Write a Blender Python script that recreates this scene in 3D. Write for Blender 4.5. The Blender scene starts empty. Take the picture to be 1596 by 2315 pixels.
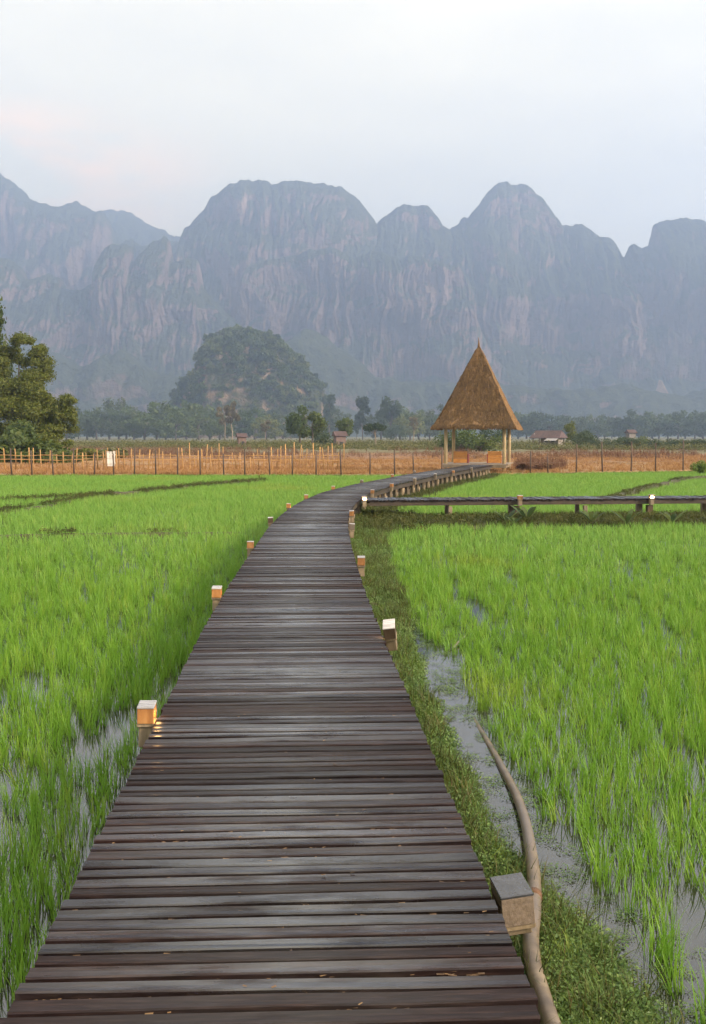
import bpy, bmesh, math, random
import numpy as np
from mathutils import Vector, Matrix, Euler

R = math.radians
rng = np.random.default_rng(7)
random.seed(7)
scene = bpy.context.scene
C = scene.collection

# ------------------------------------------------------------------ camera
CAMZ = 1.62
F = 2416.0                       # focal length in units of a 1596 x 2315 picture
PITCH = math.atan((1157.5 - 983.5) / F)
cam_d = bpy.data.cameras.new('camera')
cam = bpy.data.objects.new('camera', cam_d); C.objects.link(cam)
cam_d.sensor_fit = 'VERTICAL'; cam_d.sensor_height = 36.0; cam_d.lens = 36.0 * F / 2315.0
cam_d.clip_start = 0.05; cam_d.clip_end = 20000
cam.location = (0, 0, CAMZ); cam.rotation_euler = (R(90) - PITCH, 0, 0)
scene.camera = cam

# ------------------------------------------------------------------ light
SUN_AZ, SUN_EL = R(118), R(25)   # azimuth clockwise from +Y (view direction): right and behind
world = bpy.data.worlds.new('World'); scene.world = world; world.use_nodes = True
def build_world():
    nt = world.node_tree; nt.nodes.clear()
    N = nt.nodes.new; L = nt.links.new
    out = N('ShaderNodeOutputWorld'); bg = N('ShaderNodeBackground'); bg.inputs['Strength'].default_value = 0.098
    sky = N('ShaderNodeTexSky'); sky.sky_type = 'NISHITA'; sky.sun_disc = False
    sky.sun_elevation = SUN_EL; sky.sun_rotation = SUN_AZ
    sky.air_density = 1.0; sky.dust_density = 2.5; sky.ozone_density = 1.0
    geo = N('ShaderNodeTexCoord')
    mp = N('ShaderNodeMapping'); mp.inputs['Scale'].default_value = (1.3, 1.3, 4.2)
    n1 = N('ShaderNodeTexNoise'); n1.inputs['Scale'].default_value = 2.6; n1.inputs['Detail'].default_value = 3; n1.inputs['Roughness'].default_value = 0.55
    L(geo.outputs['Generated'], mp.inputs[0]); L(mp.outputs[0], n1.inputs['Vector'])
    r1 = N('ShaderNodeMapRange'); r1.inputs['From Min'].default_value = 0.3; r1.inputs['From Max'].default_value = 0.62
    r1.inputs['To Min'].default_value = 0.80; r1.inputs['To Max'].default_value = 0.97
    L(n1.outputs['Fac'], r1.inputs['Value'])
    mx = N('ShaderNodeMix'); mx.data_type = 'RGBA'
    mx.inputs['B'].default_value = (8.5, 7.7, 5.9, 1)          # thin bright stratus veil over the whole sky
    L(r1.outputs[0], mx.inputs['Factor']); L(sky.outputs[0], mx.inputs['A'])
    # a torn, peach-lit cloud bank hanging about the left-hand summit
    d = N('ShaderNodeVectorMath'); d.operation = 'DISTANCE'
    v = Vector((-0.27, 0.93, 0.222)).normalized()
    sc = N('ShaderNodeVectorMath'); sc.operation = 'MULTIPLY'; sc.inputs[1].default_value = (1, 1, 2.2)
    L(geo.outputs['Generated'], sc.inputs[0]); L(sc.outputs[0], d.inputs[0]); d.inputs[1].default_value = (v.x, v.y, v.z * 2.2)
    r2 = N('ShaderNodeMapRange'); r2.interpolation_type = 'SMOOTHSTEP'
    r2.inputs['From Min'].default_value = 0.03; r2.inputs['From Max'].default_value = 0.19
    r2.inputs['To Min'].default_value = 0.9; r2.inputs['To Max'].default_value = 0.0
    L(d.outputs['Value'], r2.inputs['Value'])
    mp2 = N('ShaderNodeMapping'); mp2.inputs['Scale'].default_value = (5, 5, 14)
    n2 = N('ShaderNodeTexNoise'); n2.inputs['Scale'].default_value = 1.6; n2.inputs['Detail'].default_value = 3
    L(geo.outputs['Generated'], mp2.inputs[0]); L(mp2.outputs[0], n2.inputs['Vector'])
    r3 = N('ShaderNodeMapRange'); r3.inputs['From Min'].default_value = 0.40; r3.inputs['From Max'].default_value = 0.56
    L(n2.outputs['Fac'], r3.inputs['Value'])
    mul = N('ShaderNodeMath'); mul.operation = 'MULTIPLY'; L(r2.outputs[0], mul.inputs[0]); L(r3.outputs[0], mul.inputs[1])
    mx2 = N('ShaderNodeMix'); mx2.data_type = 'RGBA'; mx2.inputs['B'].default_value = (11.5, 7.8, 5.2, 1)
    L(mul.outputs[0], mx2.inputs['Factor']); L(mx.outputs['Result'], mx2.inputs['A'])
    L(mx2.outputs['Result'], bg.inputs['Color']); L(bg.outputs[0], out.inputs['Surface'])
build_world()
sun_d = bpy.data.lights.new('sun', 'SUN'); sun_d.energy = 5.0; sun_d.angle = R(12); sun_d.color = (1.0, 0.80, 0.58)
sun = bpy.data.objects.new('sun', sun_d); C.objects.link(sun)
sdir = Vector((math.sin(SUN_AZ) * math.cos(SUN_EL), math.cos(SUN_AZ) * math.cos(SUN_EL), math.sin(SUN_EL)))
sun.rotation_euler = (-sdir).to_track_quat('-Z', 'Y').to_euler(); sun.location = (20, -20, 30)
scene.view_settings.view_transform = 'Standard'; scene.view_settings.look = 'None'
scene.view_settings.gamma = 1; scene.view_settings.use_curve_mapping = False
scene.view_settings.exposure = 1.08
scene.render.engine = 'CYCLES'
scene.cycles.use_denoising = True; scene.cycles.use_adaptive_sampling = True; scene.cycles.adaptive_threshold = 0.02
scene.cycles.max_bounces = 4; scene.cycles.diffuse_bounces = 2; scene.cycles.glossy_bounces = 3; scene.cycles.transparent_max_bounces = 8
scene.cycles.volume_bounces = 1
HAZE_DENSITY = 0.00046
HAZE_COLOR = (0.50, 0.65, 1.0)

# ------------------------------------------------------------------ helpers
FWD = Vector((0, math.cos(PITCH), -math.sin(PITCH))); UP = Vector((0, math.sin(PITCH), math.cos(PITCH)))
def ray(x, y):
    return Vector((1, 0, 0)) * ((x - 798) / F) + FWD + UP * ((1157.5 - y) / F)
def gp(x, y, z=0.0):
    d = ray(x, y); t = (z - CAMZ) / d.z
    return Vector((d.x * t, d.y * t, z))
def at(x, y, Y):
    d = ray(x, y); t = Y / d.y
    return Vector((d.x * t, Y, CAMZ + d.z * t))

def tag(o, label=None, cat=None, group=None, kind=None):
    if label: o['label'] = label
    if cat: o['category'] = cat
    if group: o['group'] = group
    if kind: o['kind'] = kind
    return o
def empty(name, loc=(0, 0, 0), rz=0.0):
    o = bpy.data.objects.new(name, None); C.objects.link(o); o.empty_display_size = 0.2
    o.location = loc; o.rotation_euler = (0, 0, rz); return o
def thing(name, label, cat, loc=(0, 0, 0), rz=0.0, group=None):
    return tag(empty(name, loc, rz), label, cat, group)
def raw_mesh(name, verts, faces, mat=None, smooth=False):
    me = bpy.data.meshes.new(name)
    me.from_pydata([tuple(v) for v in verts], [], [tuple(f) for f in faces]); me.update()
    if mat: me.materials.append(mat)
    if smooth: me.polygons.foreach_set('use_smooth', [True] * len(me.polygons))
    return me
def np_mesh(name, verts, quads, mat=None, smooth=False):
    me = bpy.data.meshes.new(name); nv = len(verts); nq = len(quads); k = quads.shape[1]
    me.vertices.add(nv); me.vertices.foreach_set('co', np.ascontiguousarray(verts, dtype=np.float32).ravel())
    me.loops.add(nq * k); me.loops.foreach_set('vertex_index', np.ascontiguousarray(quads, dtype=np.int32).ravel())
    me.polygons.add(nq); me.polygons.foreach_set('loop_start', np.arange(0, nq * k, k, dtype=np.int32))
    me.update(calc_edges=True)
    if smooth: me.polygons.foreach_set('use_smooth', np.ones(nq, dtype=bool))
    if mat: me.materials.append(mat)
    return me
def link(name, me, parent=None, loc=None, rot=None):
    o = bpy.data.objects.new(name, me); C.objects.link(o)
    if parent: o.parent = parent
    if loc is not None: o.location = loc
    if rot is not None: o.rotation_euler = rot
    return o
class MB:
    def __init__(self): self.v = []; self.f = []
    def box(self, c, s, rz=0.0, taper=1.0, rx=0.0, ry=0.0):
        M = Euler((rx, ry, rz)).to_matrix(); c = Vector(c); i = len(self.v)
        for dz in (-.5, .5):
            k = taper if dz > 0 else 1.0
            for dx, dy in ((-.5, -.5), (.5, -.5), (.5, .5), (-.5, .5)):
                self.v.append(c + M @ Vector((dx * s[0] * k, dy * s[1] * k, dz * s[2])))
        for q in ((0, 3, 2, 1), (4, 5, 6, 7), (0, 1, 5, 4), (1, 2, 6, 5), (2, 3, 7, 6), (3, 0, 4, 7)):
            self.f.append(tuple(i + a for a in q))
        return self
    def tube(self, pts, rad, n=8, cap=True):
        pts = [Vector(p) for p in pts]; i0 = len(self.v)
        if not hasattr(rad, '__len__'): rad = [rad] * len(pts)
        for k, p in enumerate(pts):
            t = (pts[min(k + 1, len(pts) - 1)] - pts[max(k - 1, 0)]).normalized()
            a = Vector((0, 0, 1)) if abs(t.z) < 0.9 else Vector((1, 0, 0))
            s = t.cross(a).normalized(); u = s.cross(t)
            for j in range(n):
                th = 2 * math.pi * j / n
                self.v.append(p + (s * math.cos(th) + u * math.sin(th)) * rad[k])
        for k in range(len(pts) - 1):
            for j in range(n):
                a = i0 + k * n + j; b = i0 + k * n + (j + 1) % n
                self.f.append((a, b, b + n, a + n))
        if cap:
            self.f.append(tuple(i0 + j for j in reversed(range(n))))
            e = i0 + (len(pts) - 1) * n
            self.f.append(tuple(e + j for j in range(n)))
        return self
    def poly(self, pts):
        i = len(self.v); self.v += [Vector(p) for p in pts]; self.f.append(tuple(range(i, i + len(pts)))); return self
    def build(self, name, mat, parent=None, loc=None, rot=None, smooth=False, bevel=0.0):
        me = raw_mesh(name, self.v, self.f, mat, smooth)
        if bevel:
            bm = bmesh.new(); bm.from_mesh(me)
            bmesh.ops.bevel(bm, geom=list(bm.edges), offset=bevel, segments=1, affect='EDGES', clamp_overlap=True)
            bm.to_mesh(me); bm.free()
        return link(name, me, parent, loc, rot)

# value noise, vectorised
_perm = np.random.default_rng(3).random((64, 64, 64)).astype(np.float32)
def vnoise(x, y, z=0.0):
    x, y, z = np.broadcast_arrays(np.asarray(x, float), np.asarray(y, float), np.asarray(z, float))
    xi = np.floor(x).astype(int); yi = np.floor(y).astype(int); zi = np.floor(z).astype(int)
    fx = x - xi; fy = y - yi; fz = z - zi
    fx = fx * fx * (3 - 2 * fx); fy = fy * fy * (3 - 2 * fy); fz = fz * fz * (3 - 2 * fz)
    g = lambda a, b, c: _perm[(xi + a) % 64, (yi + b) % 64, (zi + c) % 64]
    l = lambda a, b, t: a + (b - a) * t
    return l(l(l(g(0,0,0), g(1,0,0), fx), l(g(0,1,0), g(1,1,0), fx), fy), l(l(g(0,0,1), g(1,0,1), fx), l(g(0,1,1), g(1,1,1), fx), fy), fz) * 2 - 1
def fbm(x, y, z=0.0, o=4, gain=0.5):
    s = 0; a = 1; t = 0
    for k in range(o):
        s = s + a * vnoise(np.asarray(x) * 2**k + 17.3 * k, np.asarray(y) * 2**k + 5.1 * k, np.asarray(z) * 2**k); t += a; a *= gain
    return s / t

# ------------------------------------------------------------------ materials
class Mat:
    def __init__(self, name):
        self.m = bpy.data.materials.new(name); self.m.use_nodes = True
        self.nt = self.m.node_tree; self.p = self.nt.nodes['Principled BSDF']; self.out = self.nt.nodes['Material Output']
    def n(self, t, **kw):
        o = self.nt.nodes.new('ShaderNode' + t)
        for k, v in kw.items():
            if k in o.inputs: o.inputs[k].default_value = v
            else: setattr(o, k, v)
        return o
    def l(self, a, b): self.nt.links.new(a, b)
    def coord(self, kind='Object', scale=(1, 1, 1), rnd=False):
        src = self.n('NewGeometry').outputs['Position'] if kind == 'World' else self.n('TexCoord').outputs[kind]
        mp = self.n('Mapping'); mp.inputs['Scale'].default_value = scale
        if rnd:
            oi = self.n('ObjectInfo'); ge = self.n('NewGeometry')
            ad = self.nt.nodes.new('ShaderNodeMath'); ad.operation = 'ADD'
            self.l(oi.outputs['Random'], ad.inputs[0]); self.l(ge.outputs['Random Per Island'], ad.inputs[1])
            vm = self.n('VectorMath', operation='SCALE'); vm.inputs[0].default_value = (37, 53, 71); self.l(ad.outputs[0], vm.inputs['Scale'])
            va = self.n('VectorMath', operation='ADD'); self.l(src, va.inputs[0]); self.l(vm.outputs[0], va.inputs[1]); src = va.outputs[0]
        self.l(src, mp.inputs[0]); return mp.outputs[0]
    def noise(self, vec, scale=5, detail=5, rough=0.55):
        o = self.n('TexNoise'); o.inputs['Scale'].default_value = scale; o.inputs['Detail'].default_value = detail; o.inputs['Roughness'].default_value = rough
        self.l(vec, o.inputs['Vector']); return o.outputs['Fac']
    def ramp(self, fac, stops):
        o = self.n('ValToRGB'); e = o.color_ramp.elements
        while len(e) < len(stops): e.new(0.5)
        for k, (pos, col) in enumerate(stops): e[k].position = pos; e[k].color = (*col, 1)
        self.l(fac, o.inputs[0]); return o.outputs[0]
    def rmap(self, fac, a, b, c, d):
        o = self.n('MapRange'); 
        for k, v in zip(('From Min', 'From Max', 'To Min', 'To Max'), (a, b, c, d)): o.inputs[k].default_value = v
        self.l(fac, o.inputs['Value']); return o.outputs[0]
    def math(self, op, a, b=0.5):
        o = self.nt.nodes.new('ShaderNodeMath'); o.operation = op
        for k, v in enumerate((a, b)):
            if hasattr(v, 'is_output'): self.l(v, o.inputs[k])
            else: o.inputs[k].default_value = v
        return o.outputs[0]
    def mix(self, fac, a, b, blend='MIX'):
        o = self.n('Mix'); o.data_type = 'RGBA'; o.blend_type = blend
        for s, v in (('Factor', fac), ('A', a), ('B', b)):
            if hasattr(v, 'is_output'): self.l(v, o.inputs[s])
            elif s == 'Factor': o.inputs[s].default_value = v
            else: o.inputs[s].default_value = (*v, 1)
        return o.outputs['Result']
    def color(self, v):
        if hasattr(v, 'is_output'): self.l(v, self.p.inputs['Base Color'])
        else: self.p.inputs['Base Color'].default_value = (*v, 1)
    def rough(self, v):
        if hasattr(v, 'is_output'): self.l(v, self.p.inputs['Roughness'])
        else: self.p.inputs['Roughness'].default_value = v
    def bump(self, h, strength=0.4, dist=0.02):
        o = self.n('Bump'); o.inputs['Strength'].default_value = strength; o.inputs['Distance'].default_value = dist
        self.l(h, o.inputs['Height']); self.l(o.outputs[0], self.p.inputs['Normal']); return o.outputs[0]

def leaf_mat(name, stops, trans=0.35, rough=0.5, patch=None, spec=0.3):
    m = Mat(name)
    oi = m.n('ObjectInfo'); ge = m.n('NewGeometry')
    f = m.math('ADD', m.math('MULTIPLY', oi.outputs['Random'], 0.55), m.math('MULTIPLY', ge.outputs['Random Per Island'], 0.45))
    col = m.ramp(f, stops)
    if patch:
        nz = m.noise(m.coord('World', patch[1]), 1.0, 3)
        col = m.mix(m.rmap(nz, patch[2], patch[3], 0, patch[4]), col, patch[0])
    m.color(col); m.rough(rough); m.p.inputs['Specular IOR Level'].default_value = spec
    tr = m.n('BsdfTranslucent'); m.l(col, tr.inputs['Color'])
    ms = m.n('MixShader'); ms.inputs[0].default_value = trans
    m.l(m.p.outputs[0], ms.inputs[1]); m.l(tr.outputs[0], ms.inputs[2]); m.l(ms.outputs[0], m.out.inputs['Surface'])
    return m.m

M = {}
def wood(name, c0, c1, c2, rough=(0.5, 0.8), axis=(2, 14, 14), bump=0.3, spec=0.4):
    m = Mat(name); v = m.coord('Object', axis, True); n = m.noise(v, 3, 6, 0.6)
    n2 = m.noise(m.coord('Object', (1.3, 1.3, 1.3), True), 2.0, 3)
    oi = m.n('ObjectInfo'); ge = m.n('NewGeometry')
    f = m.math('FRACT', m.math('ADD', oi.outputs['Random'], ge.outputs['Random Per Island']))
    c = m.ramp(n, [(0.25, c0), (0.5, c1), (0.78, c2)])
    c = m.mix(m.rmap(n2, 0.4, 0.7, 0, 0.6), c, c0)
    c = m.mix(1.0, c, m.ramp(f, [(0, (0.72, 0.72, 0.74)), (1, (1.2, 1.16, 1.12))]), 'MULTIPLY')
    m.color(c); m.rough(m.rmap(n, 0.3, 0.7, rough[0], rough[1])); m.p.inputs['Specular IOR Level'].default_value = spec
    m.bump(n, bump, 0.01); return m

def make_materials():
    # wet decking: dark red-brown boards, greyer along the middle
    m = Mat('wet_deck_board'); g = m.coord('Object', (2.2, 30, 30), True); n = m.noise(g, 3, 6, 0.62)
    n2 = m.noise(m.coord('Object', (1.1, 5, 5), True), 2.2, 4)
    oi = m.n('ObjectInfo'); ge = m.n('NewGeometry')
    f = m.math('FRACT', m.math('ADD', oi.outputs['Random'], ge.outputs['Random Per Island']))
    c = m.ramp(n, [(0.22, (0.005, 0.0035, 0.0035)), (0.5, (0.015, 0.0092, 0.0096)), (0.8, (0.046, 0.030, 0.026))])
    c = m.mix(1.0, c, m.ramp(f, [(0, (0.5, 0.5, 0.55)), (0.55, (1.0, 0.94, 0.95)), (1, (1.6, 1.4, 1.25))]), 'MULTIPLY')
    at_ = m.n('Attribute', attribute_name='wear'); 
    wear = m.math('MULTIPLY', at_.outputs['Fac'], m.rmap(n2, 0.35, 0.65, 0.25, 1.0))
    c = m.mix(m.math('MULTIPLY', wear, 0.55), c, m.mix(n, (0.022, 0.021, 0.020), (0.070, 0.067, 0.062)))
    m.color(c); m.p.inputs['Specular IOR Level'].default_value = 0.12
    f2 = m.math('FRACT', m.math('MULTIPLY', f, 7.3))
    r = m.math('ADD', m.rmap(n2, 0.3, 0.7, 0.05, 0.34), m.math('MULTIPLY', m.math('MULTIPLY', f2, f2), 0.38))
    r = m.math('SUBTRACT', r, m.math('MULTIPLY', at_.outputs['Fac'], 0.06))
    m.rough(m.math('ADD', r, 0.12)); nb = m.bump(n, 0.10, 0.005)
    wet = m.math('MULTIPLY', m.rmap(n2, 0.36, 0.56, 0.12, 1.0), m.math('ADD', m.math('MULTIPLY', at_.outputs['Fac'], 0.75), 0.25))
    wet = m.math('MULTIPLY', wet, m.rmap(f2, 0.30, 0.75, 1.0, 0.12)); m.l(wet, m.p.inputs['Coat Weight']); m.p.inputs['Coat Roughness'].default_value = 0.20; m.p.inputs['Coat IOR'].default_value = 2.1; M['deck'] = m.m
    M['beam'] = wood('wet_beam_timber', (0.018, 0.014, 0.010), (0.05, 0.036, 0.025), (0.10, 0.075, 0.05)).m
    M['post'] = wood('weathered_post_timber', (0.10, 0.075, 0.045), (0.26, 0.20, 0.125), (0.40, 0.32, 0.21), axis=(10, 10, 1.5)).m
    M['lampbox'] = wood('light_box_timber', (0.20, 0.08, 0.022), (0.38, 0.17, 0.05), (0.50, 0.26, 0.09), axis=(8, 8, 2)).m  # lamp glow on the boxes is put into this orange wood colour
    M['lampdark'] = wood('dark_light_box_timber', (0.035, 0.022, 0.012), (0.09, 0.055, 0.028), (0.15, 0.09, 0.05), axis=(8, 8, 2)).m
    M['lampgrey'] = wood('grey_light_box_board', (0.11, 0.085, 0.06), (0.185, 0.14, 0.10), (0.25, 0.195, 0.145), axis=(30, 30, 30)).m
    m = wood('wet_cap_board', (0.30, 0.28, 0.27), (0.48, 0.46, 0.45), (0.62, 0.60, 0.58), rough=(0.18, 0.4)); M['cap'] = m.m
    m = wood('black_wet_cap', (0.035, 0.035, 0.04), (0.06, 0.06, 0.068), (0.10, 0.10, 0.11), rough=(0.06, 0.2), axis=(6, 6, 6), bump=0.1, spec=0.8); M['capdark'] = m.m
    for nm, st, cl in (('lamp_lit', 13.0, (1.0, 0.55, 0.16)), ('lamp_bright', 60.0, (1.0, 0.68, 0.30)), ('lamp_dim', 3.0, (1.0, 0.38, 0.06))):
        m = Mat(nm); m.color((0.3, 0.2, 0.1)); m.p.inputs['Emission Color'].default_value = (*cl, 1); m.p.inputs['Emission Strength'].default_value = st; M[nm] = m.m
    m = Mat('unlit_lamp_glass'); m.color((0.25, 0.17, 0.08)); m.rough(0.15); M['lamp_off'] = m.m
    # thatch
    m = Mat('thatch'); v = m.coord('Object', (9, 9, 1.2)); n = m.noise(v, 3, 7, 0.65); n2 = m.noise(m.coord('Object', (1, 1, 1.6)), 1.4, 4)
    ge = m.n('NewGeometry')
    c = m.ramp(n, [(0.25, (0.10, 0.054, 0.022)), (0.5, (0.205, 0.115, 0.045)), (0.8, (0.32, 0.195, 0.085))])
    c = m.mix(m.rmap(n2, 0.4, 0.65, 0, 0.45), c, (0.115, 0.072, 0.036))
    c = m.mix(1.0, c, m.ramp(ge.outputs['Random Per Island'], [(0, (0.6, 0.6, 0.6)), (1, (1.35, 1.3, 1.2))]), 'MULTIPLY')
    m.color(c); m.rough(0.9); m.bump(n, 0.9, 0.06); M['thatch'] = m.m
    M['palepost'] = wood('pale_pavilion_post', (0.28, 0.20, 0.10), (0.42, 0.32, 0.17), (0.53, 0.42, 0.24), axis=(6, 6, 1)).m
    M['orangewood'] = wood('orange_varnished_wood', (0.40, 0.15, 0.03), (0.58, 0.25, 0.05), (0.68, 0.33, 0.08), axis=(2, 8, 8), rough=(0.35, 0.5)).m
    M['redwood'] = wood('dark_red_painted_wood', (0.12, 0.02, 0.02), (0.22, 0.035, 0.035), (0.28, 0.05, 0.05), axis=(2, 8, 8)).m
    M['concrete'] = wood('pale_platform_board', (0.28, 0.23, 0.18), (0.40, 0.34, 0.27), (0.50, 0.43, 0.35), axis=(2, 9, 9)).m
    M['bamboo'] = wood('dry_bamboo', (0.30, 0.16, 0.05), (0.46, 0.27, 0.10), (0.60, 0.40, 0.18), axis=(8, 8, 1.2)).m
    M['darkpost'] = wood('dark_fence_post_wood', (0.05, 0.034, 0.025), (0.10, 0.068, 0.05), (0.16, 0.11, 0.08), axis=(8, 8, 1)).m
    m = Mat('rusty_wire'); m.color((0.16, 0.11, 0.08)); m.rough(0.7); M['wire'] = m.m
    M['white'] = wood('whitewashed_board', (0.5, 0.48, 0.42), (0.68, 0.66, 0.60), (0.78, 0.76, 0.70), axis=(6, 6, 1)).m
    # earth, mud, water
    m = Mat('paddy_mud'); n = m.noise(m.coord('World', (1, 1, 1)), 3, 6); m.color(m.ramp(n, [(0.3, (0.035, 0.027, 0.017)), (0.7, (0.085, 0.066, 0.040))])); m.rough(0.8); m.bump(n, 0.5, 0.05); M['mud'] = m.m
    m = Mat('grassy_bank'); n = m.noise(m.coord('World', (1, 1, 1)), 2.2, 6); m.color(m.ramp(n, [(0.3, (0.035, 0.030, 0.014)), (0.5, (0.062, 0.055, 0.022)), (0.7, (0.060, 0.085, 0.020))])); m.rough(0.9); m.bump(n, 0.8, 0.06); M['bank'] = m.m
    m = Mat('paddy_water'); n = m.noise(m.coord('World', (1, 1, 1)), 7, 3); m.color((0.022, 0.020, 0.015)); m.rough(0.01); m.p.inputs['IOR'].default_value = 2.0
    m.p.inputs['Specular IOR Level'].default_value = 0.5; m.bump(n, 0.012, 0.01); M['water'] = m.m
    m = Mat('dry_field'); n = m.noise(m.coord('World', (0.5, 1, 1)), 0.5, 8, 0.65); n2 = m.noise(m.coord('World', (0.03, 0.12, 1)), 1.0, 4)
    c = m.ramp(n, [(0.25, (0.20, 0.10, 0.040)), (0.5, (0.33, 0.185, 0.08)), (0.75, (0.42, 0.26, 0.12))])
    sy = m.n('SeparateXYZ'); m.l(m.n('NewGeometry').outputs['Position'], sy.inputs[0]); yy = m.math('ADD', sy.outputs['Y'], m.math('MULTIPLY', n2, 50.0))
    c = m.mix(m.rmap(n2, 0.5, 0.68, 0, 0.8), c, (0.15, 0.13, 0.05))
    c = m.mix(m.rmap(yy, 104, 118, 0, 0.75), c, (0.15, 0.075, 0.04)); c = m.mix(m.rmap(yy, 138, 160, 0, 0.9), c, (0.12, 0.115, 0.045))
    m.color(c); m.rough(0.95); m.bump(n, 1.0, 0.1); M['dry'] = m.m
    # rock and forest of the karst
    def karst(name, veg_lo, veg_hi, rock=((0.11, 0.078, 0.072), (0.19, 0.135, 0.120), (0.30, 0.215, 0.18)), s=1.0, streak=1.0):
        m = Mat(name); pos = m.coord('World', (0.010 * s, 0.010 * s, 0.0042 * s)); n = m.noise(pos, 2.2, 8, 0.62)
        iso = m.noise(m.coord('World', (0.014 * s, 0.014 * s, 0.009 * s)), 1.0, 9, 0.68); fine = m.noise(m.coord('World', (0.06 * s,) * 3), 1.0, 5, 0.65)
        rk = m.ramp(n, [(0.3, rock[0]), (0.5, rock[1]), (0.72, rock[2])])
        vg = m.ramp(fine, [(0.3, (0.024, 0.032, 0.018)), (0.7, (0.075, 0.086, 0.042))])
        ge = m.n('NewGeometry'); sx = m.n('SeparateXYZ'); m.l(ge.outputs['Normal'], sx.inputs[0])
        steep = m.rmap(sx.outputs['Z'], 0.12, 0.62, -0.10, 0.16)
        f = m.math('ADD', m.math('ADD', m.math('MULTIPLY', iso, 0.65), m.math('MULTIPLY', n, 0.35)), steep)
        f = m.math('ADD', f, m.math('MULTIPLY', m.math('SUBTRACT', fine, 0.5), 0.25))
        m.color(m.mix(m.rmap(f, veg_lo, veg_hi, 0, 1), rk, vg)); m.rough(0.95); m.p.inputs['Specular IOR Level'].default_value = 0.1
        m.bump(m.math('ADD', m.math('MULTIPLY', fine, 1.6), n), 1.0, 12.0 / s); return m.m
    M['karst'] = karst('karst_rock_and_scrub', 0.43, 0.55)
    M['karst_green'] = karst('forested_karst', 0.36, 0.54)
    M['karst_hill'] = karst('hill_rock_and_scrub', 0.46, 0.56, ((0.14, 0.10, 0.075), (0.27, 0.19, 0.13), (0.42, 0.31, 0.22)), s=2.6)
    M['bare'] = karst('bare_pink_cliff', 0.75, 0.9, ((0.34, 0.24, 0.20), (0.52, 0.38, 0.31), (0.66, 0.50, 0.42)), s=3.0)
    # foliage
    M['rice'] = leaf_mat('rice_leaf', [(0.0, (0.108, 0.240, 0.018)), (0.45, (0.168, 0.335, 0.030)), (0.8, (0.232, 0.395, 0.046)), (1.0, (0.33, 0.39, 0.05))], 0.42, 0.5,
                         ((0.33, 0.33, 0.035), (0.16, 0.16, 0.1), 0.56, 0.72, 0.55), 0.25)
    M['rice_pale'] = leaf_mat('pale_rice_leaf', [(0.0, (0.130, 0.275, 0.036)), (0.45, (0.190, 0.360, 0.054)), (0.8, (0.245, 0.415, 0.072)), (1.0, (0.33, 0.41, 0.075))], 0.42, 0.5,
                         ((0.35, 0.36, 0.06), (0.16, 0.16, 0.1), 0.56, 0.72, 0.5), 0.3)  # paler green copy of the rice leaf, for the far tufts
    M['weed'] = leaf_mat('creeping_weed_leaf', [(0.0, (0.085, 0.155, 0.04)), (0.5, (0.145, 0.235, 0.06)), (0.9, (0.22, 0.30, 0.085)), (1.0, (0.28, 0.22, 0.09))], 0.3, 0.45)
    M['bankweed'] = leaf_mat('bank_weed_leaf', [(0.0, (0.035, 0.055, 0.012)), (0.5, (0.075, 0.085, 0.018)), (0.8, (0.11, 0.12, 0.025)), (1.0, (0.17, 0.11, 0.05))], 0.3, 0.6)
    M['dryweed'] = leaf_mat('dry_grass_blade', [(0.0, (0.21, 0.10, 0.04)), (0.5, (0.37, 0.20, 0.08)), (1.0, (0.47, 0.29, 0.12))], 0.3, 0.8)
    M['redweed'] = leaf_mat('red_brown_weed', [(0.0, (0.10, 0.045, 0.03)), (0.5, (0.17, 0.085, 0.05)), (1.0, (0.22, 0.14, 0.07))], 0.25, 0.8)
    M['scrub'] = leaf_mat('olive_scrub', [(0.0, (0.07, 0.08, 0.025)), (0.5, (0.12, 0.125, 0.04)), (1.0, (0.20, 0.17, 0.07))], 0.25, 0.8)
    M['tree'] = leaf_mat('tree_leaf', [(0.0, (0.050, 0.082, 0.026)), (0.5, (0.095, 0.135, 0.038)), (1.0, (0.17, 0.19, 0.06))], 0.45, 0.6)
    M['darktree'] = leaf_mat('dark_tree_leaf', [(0.0, (0.034, 0.058, 0.026)), (0.5, (0.060, 0.090, 0.034)), (1.0, (0.11, 0.13, 0.05))], 0.42, 0.6)
    M['olive'] = leaf_mat('olive_tree_leaf', [(0.0, (0.042, 0.070, 0.014)), (0.45, (0.092, 0.122, 0.020)), (0.8, (0.155, 0.172, 0.030)), (1.0, (0.23, 0.205, 0.04))], 0.35, 0.55)
    M['brush'] = leaf_mat('bright_bush_leaf', [(0.0, (0.07, 0.12, 0.018)), (0.5, (0.13, 0.20, 0.025)), (1.0, (0.20, 0.26, 0.04))], 0.35, 0.55)
    M['bare_twig'] = leaf_mat('dry_tree_leaf', [(0.0, (0.10, 0.085, 0.045)), (0.5, (0.15, 0.125, 0.065)), (1.0, (0.2, 0.165, 0.09))], 0.3, 0.7)
    M['bark'] = wood('tree_bark', (0.06, 0.045, 0.035), (0.13, 0.10, 0.08), (0.24, 0.19, 0.15), axis=(6, 6, 1)).m
    M['palebark'] = wood('pale_tree_bark', (0.20, 0.15, 0.11), (0.33, 0.26, 0.19), (0.45, 0.37, 0.28), axis=(4, 4, 1)).m
    m = Mat('tin_roof_rust'); n = m.noise(m.coord('Object', (1, 1, 1)), 1.5, 5); m.color(m.ramp(n, [(0.3, (0.05, 0.028, 0.026)), (0.7, (0.10, 0.055, 0.048))])); m.rough(0.6); M['tin'] = m.m
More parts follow.
